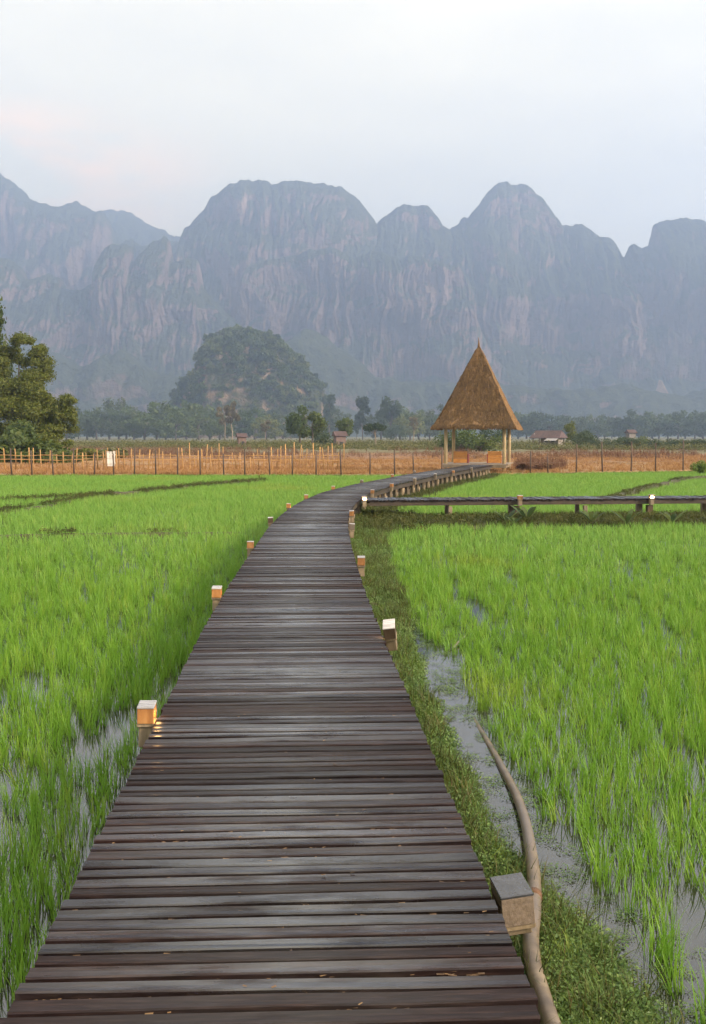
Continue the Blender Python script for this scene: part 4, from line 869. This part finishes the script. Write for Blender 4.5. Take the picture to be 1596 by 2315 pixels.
def weeds():
    # creeping ground cover on the verge
    pr = [leaf_clump('weed_mat', 80, 0.085, 0.055, 0.0155, M['weed'], 400 + k) for k in range(6)] + [blade_tuft('weed_grass', 9, (0.08, 0.11, 0.15)[k], 0.05, 0.8, 0.005, (M['weed'], M['brush'], M['bankweed'])[k], 420 + k, 3) for k in range(3)]
    col = proto_collection('weed_mat', pr); n = 26000; r = np.random.default_rng(14); Y = 1.6 + (30 - 1.6) * r.random(n) ** 1.7
    off = 0.30 + (verge_w(Y) + 0.12 - 0.30) * r.random(n); P = []
    for y, o in zip(Y, off):
        p, d = path(s_at_y(y)); q = p + np.array([d[1], -d[0]]) * o; P.append((q[0], q[1], o))
    P = np.array(P); w = verge_w(P[:, 1]); u = np.clip((P[:, 2] - 0.1) / (w - 0.1), 0, 1.1); z = np.maximum(-0.46 - 0.20 * u ** 3, WZ - 0.005) + 0.01
    gap = fbm(P[:, 0] * 2.2, P[:, 1] * 1.6, 9.0, o=3); k = (gap < 0.14) | (r.random(n) < 0.14); P, z, u = P[k], z[k], u[k]; m = len(P)
    s = r.uniform(0.7, 1.35, m) * np.interp(P[:, 1], [2, 12, 30], [1, 1.25, 1.6]); scatter('weeds', 'low creeping green weeds carpeting the wet strip beside the boardwalk', 'weeds', np.column_stack([P[:, :2], z]), np.stack([r.normal(0, .15, m), r.normal(0, .15, m), r.uniform(0, 6.28, m)], 1), s, col, 9, M['weed'], seed=8)
    # floating weed and debris in the ditch
    n = 1200; Y = r.uniform(2.4, 13, n); off = verge_w(Y) - 0.05 + r.random(n) ** 2.2 * 0.6; P = np.array([path(s_at_y(y))[0] + np.array([path(s_at_y(y))[1][1], -path(s_at_y(y))[1][0]]) * o for y, o in zip(Y, off)])
    scatter('pondweed', 'sparse green weed sprigs floating in the ditch', 'weeds', np.column_stack([P, np.full(n, WZ + .004)]), np.stack([np.zeros(n), np.zeros(n), r.uniform(0, 6.28, n)], 1), r.uniform(0.25, 0.95, n)[:, None] * np.array([[1, 1, 0.6]]), col, 6, M['weed'], seed=9)
    # taller weeds on the bunds, under the branch walk and along the deck's far posts
    pb = [leaf_clump('bank_weed', 60, 0.16, 0.20, 0.055, M['bankweed'], 440 + k, up=0.2) for k in range(4)] + [blade_tuft('bank_grass', 14, 0.26, 0.09, 0.5, 0.012, M['bankweed'], 450 + k, 3) for k in range(3)]
    colb = proto_collection('bank_weed', pb); pts = []; sc = []
    for k, (w, dens, s) in enumerate(((.17, 14, .6), (.25, 18, .8), (.22, 14, .65), (1.45, 90, .8), (.35, 12, .6))):
        Q, nr = BUNDS[k]
        for j in range(int(len(Q) * dens / 2)):
            i = r.integers(len(Q)); u = r.uniform(-1, 1); q = Q[i] + nr[i] * u * w + r.normal(0, .08, 2)
            if fbm(q[0] * .5, q[1] * .5, k + 2.0, o=3) > (0.18 if k != 3 else 0.45): continue
            pts.append((q[0], q[1], WZ + (0.12 * (1 - u * u)))); sc.append(s * r.uniform(.5, 1.2))
    for j in range(900):
        y = r.uniform(27, 57.5); p, d = path(s_at_y(y)); q = p + np.array([d[1], -d[0]]) * r.uniform(0.6, 1.35); pts.append((q[0], q[1], -0.52)); sc.append(r.uniform(.5, 1.0))
    for j in range(260): pts.append((r.uniform(-0.1, 1.6), r.uniform(23.5, 28.5), -0.5)); sc.append(r.uniform(.7, 1.2))
    for j in range(2200):
        x = r.uniform(-26, 34); y = (55.65 if x < 4 else 55.65 + min(x - 4, 26) * 0.42 - .1) + r.normal(0, .12); pts.append((x, y, -0.56)); sc.append(r.uniform(.4, .9))
    for j in range(60): pts.append((7.12 + r.uniform(-2.2, 2.4), 59.2 + r.normal(0, .3), -0.55)); sc.append(r.uniform(.8, 1.4))
    m = len(pts); scatter('bank_weeds', 'dark green and brown weeds on the field banks and under the walkways', 'weeds', np.array(pts), np.stack([r.normal(0, .1, m), r.normal(0, .1, m), r.uniform(0, 6.28, m)], 1), np.array(sc), colb, 7, M['bankweed'], seed=10)
    # broad-leaved plants behind the branch walkway
    for (vx, vy, s, lab) in ((1150, 1176, .9, 'small broad-leaved plant under the side walkway, beside its second post'), (1196, 1172, 1.2, 'largest broad-leaved green plant under the side walkway'), (1168, 1180, .6, 'tiny leafy sprout between two broad-leaved plants under the side walkway'), (1345, 1176, .9, 'leafy green plant under the side walkway, left of its dark post'), (1425, 1180, 1.0, 'leafy green plant under the side walkway, right of its dark post'), (1530, 1178, .9, 'leafy green plant under the side walkway near the right edge')):
        p = gp(vx, vy + 12, -0.5); t = thing('leafy_plant', lab, 'plant', (p.x, p.y + .35, -0.46), r.uniform(0, 6))
        for j in range(7):
            a = j * 0.9 + r.normal(0, .2); L_ = 0.5 * s * r.uniform(.8, 1.2); mb = MB(); dx, dy = math.cos(a), math.sin(a); tt = [0, .3, .6, .85, 1.0]; ww = [.006, .045, .06, .04, .003]; prev = None
            for q, wq in zip(tt, ww):
                c = Vector((dx * L_ * q * .75, dy * L_ * q * .75, L_ * (q * .95 - q * q * .35))); sv = Vector((-dy, dx, 0)) * wq * s
                if prev: mb.poly([prev[0], prev[1], c + sv, c - sv])
                prev = (c - sv, c + sv)
            mb.build('leaf', M['tree'] if j % 3 else M['darktree'], t, smooth=True)
        MB().tube([(0, 0, -.12), (0, 0, .1 * s)], .012, 6).build('stem', M['bankweed'], t)
weeds()

def litter():
    """dry leaf crumbs caught between the planks and on them"""
    r = np.random.default_rng(44); V = []; Q = []
    dens = np.random.default_rng(45).random((len(GAPS), 6)) ** 2
    for _ in range(9000):
        onb = r.random() < 0.010; gi = int(170 * r.random() ** 1.3); u = r.uniform(-.98, .98)
        if not onb and r.random() > dens[gi, int((u + 1) * 3)] * 1.6: continue
        s = GAPS[gi][0] + r.normal(0, GAPS[gi][1] * .25) if not onb else s_at_y(2.0) + 14 * r.random() ** 1.5; p, d = path(s); n = np.array([d[1], -d[0]]); q = p + n * u * .735
        z = 0.0055 if onb else -0.018 + 0.010 * r.random(); a = r.normal(0, .35); L_ = r.uniform(.006, .026) * (.7 if onb else 1); w = L_ * r.uniform(.25, .5)
        i = len(V)
        for u, v_ in ((-1, -1), (1, -1), (1, 1), (-1, 1)):
            x = u * L_ * .5; y = v_ * w * .5; V.append((q[0] + x * math.cos(a) - y * math.sin(a), q[1] + x * math.sin(a) + y * math.cos(a), z + r.normal(0, .0008) + (0.001 if u > 0 else 0)))
        Q.append((i, i + 1, i + 2, i + 3))
    o = link('leaf_litter', np_mesh('leaf_litter', np.array(V), np.array(Q), M['litter'])); tag(o, 'dry brown leaf crumbs caught between the boardwalk planks', 'leaf litter', None, 'stuff')
litter()

# ================================================================== DRY FIELD VEGETATION
def dry_vegetation():
    r = np.random.default_rng(61)
    def band(name, label, cat, protos, n, vx, y0, y1, sc, mat, mask=None, z=-0.5, pw=1.0):
        col = proto_collection(name + str(y0), protos); Y = y0 + (y1 - y0) * r.random(n) ** pw; X = (r.uniform(vx[0], vx[1], n) - 798) / F * Y
        k = np.ones(n, bool) if mask is None else mask(X, Y); k &= Y > np.where(X < 4, 56.2, 56.2 + np.clip(X - 4, 0, 26) * 0.42); X, Y = X[k], Y[k]; m = len(X)
        scatter(name, label, cat, np.column_stack([X, Y, np.full(m, z)]), np.stack([r.normal(0, .08, m), r.normal(0, .08, m), r.uniform(0, 6.28, m)], 1), r.uniform(sc[0], sc[1], m), col, len(protos), mat, seed=int(y0))
    g = [blade_tuft('dry_tuft', 16, 0.34, 0.16, 0.7, 0.02, M['dryweed'], 500 + k, 2) for k in range(4)]
    band('dry_grass', 'short orange-brown dry grass behind the wire fence', 'grass', g, 16000, (-120, 1720), 56.2, 115, (.4, 1.0), M['dryweed'], pw=1.4, z=-0.48)
    rd = [leaf_clump('red_weed', 60, 0.5, 0.75, 0.11, M['redweed'], 520 + k, up=0.1) for k in range(3)] + [blade_tuft('red_weed_stalk', 14, 0.95, 0.3, 0.3, 0.03, M['redweed'], 530 + k, 2) for k in range(3)]
    band('brown_weeds', 'band of tall red-brown weeds across the dry field', 'weeds', rd, 3000, (-120, 1720), 92, 150, (.6, 1.15), M['redweed'], lambda X, Y: fbm(X * .05, Y * .06, 3.0, o=3) < 0.16)
    band('brown_weeds', 'dark red-brown weed patch beside the pavilion', 'weeds', rd, 420, (1165, 1275), 64, 78, (.45, .9), M['redweed'])
    gb = [leaf_clump('scrub_clump', 90, 0.9, 1.1, 0.2, M['scrub'], 540 + k, up=0.2) for k in range(5)]
    band('scrub', 'olive scrub and tall grass in front of the distant trees', 'scrub', gb, 4200, (-120, 1720), 150, 260, (.7, 1.5), M['scrub'], lambda X, Y: fbm(X * .03, Y * .05, 8.0, o=3) < 0.2, z=-0.7)
    band('scrub', 'olive grass tussocks at the edge of the brown weeds', 'scrub', gb, 420, (-60, 1720), 100, 145, (.5, .9), M['scrub'], lambda X, Y: fbm(X * .04, Y * .07, 12.0, o=3) > 0.05, z=-0.7)
dry_vegetation()

# ================================================================== TREES
TREE_MESH = {}
def tree_parts(kind, matk, var, n, ls):
    key = (kind, matk, var, n)
    if key not in TREE_MESH:
        bark = 'palebark' if kind in ('sparse', 'umbrella') else 'bark'
        TREE_MESH[key] = (crown_mesh('crown', blobs_for(kind, 700 + var), n, ls, M[matk], 800 + var), trunk_mesh('trunk', kind, M[bark], 900 + var))
    return TREE_MESH[key]
def tree(name, label, cat, base, h, wide, kind, matk, var=0, n=1500, ls=0.075, group=None, rz=0.0, z0=-0.7):
    t = thing(name, label, cat, (base[0], base[1], z0), rz, group); t.scale = (h * wide, h * wide, h); c, tr = tree_parts(kind, matk, var, n, ls)
    link('crown', c, t); link('trunk', tr, t); return t
def vtree(vx, top, Y, wide, kind, matk, label, var=0, group=None, name='tree', cat='tree', n=1500, ls=0.075, z0=-0.8):
    z0 = -1.3 if Y > 300 else z0; p = at(vx, top, Y); return tree(name, label, cat, (p.x, Y), p.z - z0, wide, kind, matk, var, n, ls, group, random.uniform(0, 6.28), z0)
def trees():
    # the large tree at the left edge and its neighbours
    big = [(0, 0, 3.2, 2.2, 2.2, 1.6), (1.6, -.4, 3.4, 1.5, 1.5, 1.2), (2.7, 0, 3.6, 1.0, 1.0, .9), (2.9, .2, 2.5, 1.1, 1.1, .8), (2.2, -.5, 1.8, 1.2, 1.2, .8), (-.8, 0, 5.2, 1.7, 1.7, 1.2), (.9, .2, 5.4, 1.3, 1.3, 1.0), (1.2, 0, 6.6, 1.0, 1.0, .8), (-.2, .3, 7.0, 1.1, 1.1, .8),
           (.3, -.2, 8.0, .8, .8, .6), (1.5, .2, 4.6, 1.1, 1.1, .8), (-2.3, 0, 3.5, 1.8, 1.8, 1.6), (-2.0, 0, 5.8, 1.4, 1.4, 1.0), (3.4, -.1, 4.1, .6, .6, .5), (3.5, 0, 3.0, .6, .6, .5), (0.4, -.8, 1.7, 1.6, 1.3, .9), (1.4, -.2, 7.4, .6, .6, .5), (-1.0, 0, 7.6, 0.8, 0.8, .6), (-1.2, -.4, 2.6, 1.6, 1.5, 1.3), (.2, -.6, 4.4, 1.7, 1.4, 1.2), (-2.2, -.2, 1.6, 1.6, 1.5, 1.0), (1.0, -.5, 2.6, 1.5, 1.4, 1.0), (-1.6, 0, 6.9, 1.2, 1.2, .9), (2.6, -.3, 1.3, 1.0, 1.0, .7)]
    Y = 86.0; bx = at(44, 1000, Y).x; t = thing('tree', 'big leafy olive green tree at the left edge of the picture', 'tree', (bx, Y, -0.6))
    r = np.random.default_rng(2); sub = []
    for b in big:
        for _ in range(6):
            d = r.normal(size=3); d /= np.linalg.norm(d); k = r.uniform(.42, .7); sub.append(tuple(1.2 * q for q in (b[0] + d[0] * b[3] * .7, b[1] + d[1] * b[4] * .7, b[2] + d[2] * b[5] * .7, b[3] * k, b[4] * k, b[5] * k * .8)))
    link('crown', crown_mesh('crown', sub, 110000, 0.22, M['olive'], 77, shell=0.4, up=0.1, aspect=0.4), t)
    mb = MB().tube([(0, 0, -.1), (.1, 0, 1.6), (-.1, 0, 3.4), (.1, 0, 7.8)], [.30, .24, .18, .05], 8)
    for a, z, L_ in ((0.3, 2.0, 2.2), (2.9, 2.4, 2.0), (0.0, 3.2, 2.4), (4.0, 3.0, 1.5), (1.5, 4.2, 1.6), (3.3, 4.8, 1.4), (.4, 5.0, 1.2)): mb.tube([(0, 0, z), (L_ * .5 * math.cos(a), L_ * .3 * math.sin(a), z + L_ * .3), (L_ * math.cos(a), L_ * .6 * math.sin(a), z + L_ * .42)], [.11, .07, .02], 6)
    mb.build('trunk', M['bark'], t, smooth=True)
    p = at(-14, 660, 92); tree('tree', 'tall tree at the left edge, only its lit upper branch showing above the big tree', 'tree', (p.x, 92), 14.6, .42, 'round', 'olive', 31, 8000, .034, None, 1.0, -0.6)
    vtree(35, 940, 80, 1.0, 'bush', 'tree', 'green bush in front of the big left tree', 1, None, 'bush', 'bush', 4000, .10)
    vtree(110, 985, 78, 1.5, 'bush', 'olive', 'low olive bush below the big left tree\'s right side', 2, None, 'bush', 'bush', 2500, .12)
    vtree(-20, 960, 79, 1.3, 'bush', 'olive', 'olive bush at the left edge behind the bamboo fence', 3, None, 'bush', 'bush', 2500, .12)
    vtree(68, 968, 79, 1.3, 'bush', 'olive', 'rounded olive bush under the middle of the big left tree', 5, None, 'bush', 'bush', 3500, .11)
    vtree(180, 1003, 84, 1.6, 'bush', 'olive', 'small rounded olive shrub left of the white gate', 4, None, 'bush', 'bush', 1800, .13)
    vtree(238, 1000, 92, 1.6, 'bush', 'scrub', 'pale scrubby shrub behind the white gate', 5, None, 'bush', 'bush', 1500, .13)
    # row of trees at the foot of the wooded hill
    G = 'trees at the foot of the wooded hill'
    L1 = [(150, 945, 210, .9, 'broad', 'darktree'), (176, 928, 250, .7, 'tall', 'tree'), (196, 918, 245, .8, 'broad', 'tree'), (218, 925, 230, .9, 'broad', 'darktree'), (246, 905, 250, .75, 'broad', 'darktree'), (266, 898, 255, .75, 'broad', 'darktree'), (284, 915, 240, .9, 'broad', 'tree'), (302, 930, 235, 1., 'broad', 'darktree'),
          (326, 925, 225, 1., 'broad', 'tree'), (352, 898, 240, .8, 'broad', 'tree'), (374, 912, 232, .9, 'broad', 'olive'), (396, 930, 220, 1., 'broad', 'tree'), (420, 905, 250, .8, 'broad', 'tree'), (448, 908, 228, .9, 'broad', 'tree'), (474, 918, 235, .9, 'broad', 'tree'), (496, 935, 215, 1., 'broad', 'olive'),
          (548, 930, 232, .8, 'broad', 'tree'), (575, 922, 235, .9, 'broad', 'tree'), (602, 940, 225, 1., 'broad', 'olive'), (622, 935, 240, .9, 'broad', 'darktree'), (640, 925, 250, .8, 'broad', 'tree'), (744, 905, 270, .7, 'tall', 'darktree'), (762, 925, 280, .8, 'broad', 'darktree')]
    CN = {'tree': 'green', 'darktree': 'dark green', 'olive': 'olive'}
    for k, (x, ty, Y, w, kd, mt) in enumerate(L1): vtree(x, ty - 10, Y * 2.8, w * 1.15, kd, mt, f'hazy {CN[mt]} tree, {ORD2[k]} from the left in the row below the wooded hill', 10 + k % 6, G)
    vtree(508, 912, 410, .75, 'sparse', 'bare_twig', 'tall pale-trunked tree with thin brown crown, left of its taller twin', 20); vtree(524, 908, 412, .7, 'sparse', 'bare_twig', 'taller pale-trunked tree with thin brown crown below the hill', 21)
    vtree(600, 945, 400, 1.0, 'sparse', 'bare_twig', 'reddish half-bare tree below the right side of the hill', 22)
    vtree(678, 915, 195, .85, 'round', 'tree', 'round bright green tree in front of the hill\'s right foot', 16, None, n=3000, ls=.055)
    vtree(708, 925, 188, .95, 'round', 'olive', 'round yellow-olive tree joined to the bright green one', 17, None, n=3000, ls=.055)
    vtree(735, 965, 185, 1.2, 'bush', 'darktree', 'dark low bush left of the small red-roofed hut', 6, None, 'bush', 'bush')
    vtree(779, 936, 205, .8, 'round', 'tree', 'round tree right behind the small red-roofed hut', 18)
    vtree(849, 945, 185, .95, 'umbrella', 'darktree', 'flat-topped dark tree with a pale trunk standing alone', 23, None, n=2500, ls=.055)
    vtree(820, 893, 640, .8, 'tall', 'darktree', 'tall slender dark tree behind the flat-topped tree', 24); vtree(806, 935, 640, .7, 'tall', 'darktree', 'shorter slender tree left of the tall slender dark one', 25)
    vtree(884, 888, 640, .8, 'round', 'darktree', 'tallest broad grey-green tree left of the pavilion', 19)
    G2_ = 'hazy trees just left of the pavilion'
    for k, (x, ty, Y, w, kd, mt) in enumerate([(862, 925, 290, .9, 'broad', 'darktree'), (905, 915, 280, .9, 'broad', 'tree'), (928, 925, 260, .9, 'broad', 'olive'), (948, 918, 285, .9, 'broad', 'tree'), (972, 930, 270, .9, 'broad', 'darktree'), (995, 912, 300, .8, 'broad', 'darktree'), (1015, 930, 280, .9, 'broad', 'tree'), (895, 960, 230, 1., 'bush', 'darktree')]):
        vtree(x, ty - 8, Y * 2.4, w * 1.1, kd, mt, f'hazy {CN[mt]} tree left of the pavilion, {ORD2[k]} from the left of its cluster', 10 + k % 6, G2_)
    vtree(935, 938, 430, .8, 'sparse', 'bare_twig', 'thin pale-trunked tree close to the pavilion\'s left eave', 26)
    G3 = 'trees seen between the pavilion posts'
    for k, (x, ty, Y, w, mt) in enumerate([(1040, 960, 130, 1.3, 'tree'), (1062, 955, 135, 1.2, 'tree'), (1085, 965, 132, 1.3, 'olive'), (1118, 950, 180, 1.0, 'darktree')]): vtree(x, ty, Y, w, 'bush', mt, f'{CN[mt]} bush seen between the pavilion posts, {ORD2[k]} from the left', 1 + k, G3, 'bush', 'bush')
    G4 = 'far row of trees right of the pavilion'
    rr = random.Random(12); x = 1150
    tops = [(1150, 925), (1200, 918), (1245, 928), (1290, 932), (1340, 930), (1390, 936), (1430, 925), (1480, 922), (1530, 930), (1570, 916), (1660, 925)]
    k = 0
    while x < 1660:
        ty = float(np.interp(x, [a for a, _ in tops], [b for _, b in tops])) + rr.gauss(0, 5); vtree(x, ty, rr.uniform(740, 850), rr.uniform(.95, 1.25), 'broad', rr.choice(['darktree', 'tree', 'darktree']), f'bluish green tree, {ORD2[k]} from the left in the far row right of the pavilion', 10 + k % 6, G4); x += rr.uniform(13, 22); k += 1
    G5 = 'dark shrubs behind the right end of the dry field'
    for k, (x, ty, Y, w, kd, mt) in enumerate([(1318, 968, 178, 1.1, 'bush', 'darktree'), (1345, 985, 172, 1.4, 'bush', 'darktree'), (1372, 982, 176, 1.3, 'bush', 'darktree'), (1396, 978, 170, 1.3, 'bush', 'darktree'), (1424, 976, 168, 1.4, 'bush', 'darktree'), (1452, 980, 172, 1.2, 'bush', 'tree'), (1482, 985, 165, 1.4, 'bush', 'darktree'), (1512, 982, 168, 1.3, 'bush', 'darktree'), (1548, 986, 170, 1.5, 'bush', 'tree'), (1585, 980, 166, 1.4, 'bush', 'darktree'), (1620, 978, 166, 1.4, 'bush', 'darktree')]):
        vtree(x, ty, Y, w, kd, mt, f'{CN[mt]} shrub, {ORD2[k]} from the left in the row behind the right dry field', 1 + k % 5, G5, 'bush', 'bush')
    vtree(1292, 952, 185, .75, 'round', 'olive', 'olive tree just right of the stilt hut', 14); vtree(1326, 962, 182, .8, 'bush', 'darktree', 'dark conical shrub second to the right of the stilt hut', 2, None, 'bush', 'bush')
    vtree(1583, 1030, 57.5, .85, 'bush', 'brush', 'bright yellow-green bush at the right edge by the wire fence', 3, None, 'bush', 'bush', 1600, .11, -0.5)
    vtree(1195, 1040, 62.0, 1.6, 'bush', 'redweed', 'low reddish brown bush right of the pavilion posts', 4, None, 'bush', 'bush', 1500, .12, -0.5)
    vtree(1228, 1038, 62.5, 1.5, 'bush', 'redweed', 'second low reddish bush right of the pavilion, with green at its foot', 5, None, 'bush', 'bush', 1500, .12, -0.5)
trees()

# ================================================================== HUTS
def huts():
    Y = 172; p = at(1240, 1000, Y); t = thing('hut', 'stilt hut with rusty brown gable roof right of the pavilion', 'hut', (p.x, Y, -0.6), R(-32))
    for x in (-2.1, -0.7, 0.7, 2.1):
        for y in (-1.3, 1.3): MB().box((0, 0, 0), (.13, .13, 2.6)).build('stilt', M['post'], t, (x, y, 0.7))
    MB().box((0, 0, 0), (3.2, 2.5, .12)).build('floor', M['post'], t, (.5, 0, .62))
    MB().box((0, 0, 0), (2.9, 2.3, 1.25)).build('wall', M['hutwall'], t, (.55, 0, 1.315))
    for x in (.1, 1.2): MB().box((0, 0, 0), (.5, .04, .6)).build('window', M['dark'], t, (x, -1.175, 1.35))
    V = [(-2.6, -1.9, 1.75), (2.6, -1.9, 1.75), (2.2, 0, 2.95), (-2.2, 0, 2.95), (-2.6, 1.9, 1.75), (2.6, 1.9, 1.75)]; mb = MB()
    for q in ((0, 1, 2, 3), (5, 4, 3, 2)):
        a = [Vector(V[i]) for i in q]; mb.poly(a); mb.poly([v - Vector((0, 0, .07)) for v in reversed(a)])
    mb.poly([V[0], V[4], V[3]]); mb.poly([V[1], V[2], V[5]]); mb.build('roof', M['tin'], t)
    MB().box((0, 0, 0), (1.9, 1.5, .05), rx=R(16)).build('awning', M['tingrey'], t, (1.4, -2.4, 1.52)); MB().box((0, 0, 0), (.05, 2.2, .8)).build('gable_board', M['tingrey'], t, (-2.05, 0, 2.1))
    for (vx, vy, Y, w, lab, wm) in ((768, 990, 180, 1.7, 'small shed with a dark red roof below the round trees', 'pink'), (546, 992, 190, 1.4, 'tiny pink-walled hut at the foot of the hill', 'pink'), (1426, 982, 260, 1.8, 'small distant house with reddish roof among the right-hand shrubs', 'hutwall')):
        p = at(vx, vy, Y); z0 = -0.8; t = thing('hut', lab, 'hut', (p.x, Y, z0), R(20)); hh = p.z - z0 + .4
        MB().box((0, 0, 0), (w, w * .8, hh)).build('wall', M[wm], t, (0, 0, hh / 2)); MB().box((0, 0, 0), (.5, .05, min(1.3, hh * .7))).build('door', M['dark'], t, (.1, -w * .4 - .02, min(1.3, hh * .7) / 2))
        k = w * .68; a = w * .56; mb = MB(); r_ = hh + w * .42
        for s in (-1, 1):
            q = [Vector((-k, s * a, hh - .05)), Vector((k, s * a, hh - .05)), Vector((k, 0, r_)), Vector((-k, 0, r_))]; mb.poly(q if s < 0 else q[::-1]); mb.poly([v - Vector((0, 0, .06)) for v in (q[::-1] if s < 0 else q)])
        mb.poly([(-k, -a, hh - .05), (-k, 0, r_), (-k, a, hh - .05)]); mb.poly([(k, -a, hh - .05), (k, a, hh - .05), (k, 0, r_)]); mb.build('roof', M['tin'], t)
huts()

# ================================================================== HAZE
def haze():
    x, y0, y1, z0, z1 = 1750, -800, 3700, -4.0, 760; mb = MB().box((0, (y0 + y1) / 2, (z0 + z1) / 2), (2 * x, y1 - y0, z1 - z0))
    m = bpy.data.materials.new('valley_haze'); m.use_nodes = True; nt = m.node_tree; nt.nodes.clear(); o = nt.nodes.new('ShaderNodeOutputMaterial'); v = nt.nodes.new('ShaderNodeVolumePrincipled')
    v.inputs['Color'].default_value = (*HAZE_COLOR, 1); v.inputs['Density'].default_value = HAZE_DENSITY; v.inputs['Anisotropy'].default_value = 0.6
    nt.links.new(v.outputs[0], o.inputs['Volume'])
    ob = mb.build('haze', m); tag(ob, 'pale blue morning haze filling the valley', 'haze', None, 'stuff')
haze()
print('TRIS', sum(len(me.loop_triangles) or sum(len(p.vertices) - 2 for p in me.polygons) for me in bpy.data.meshes if me.users) if False else len(bpy.data.objects))
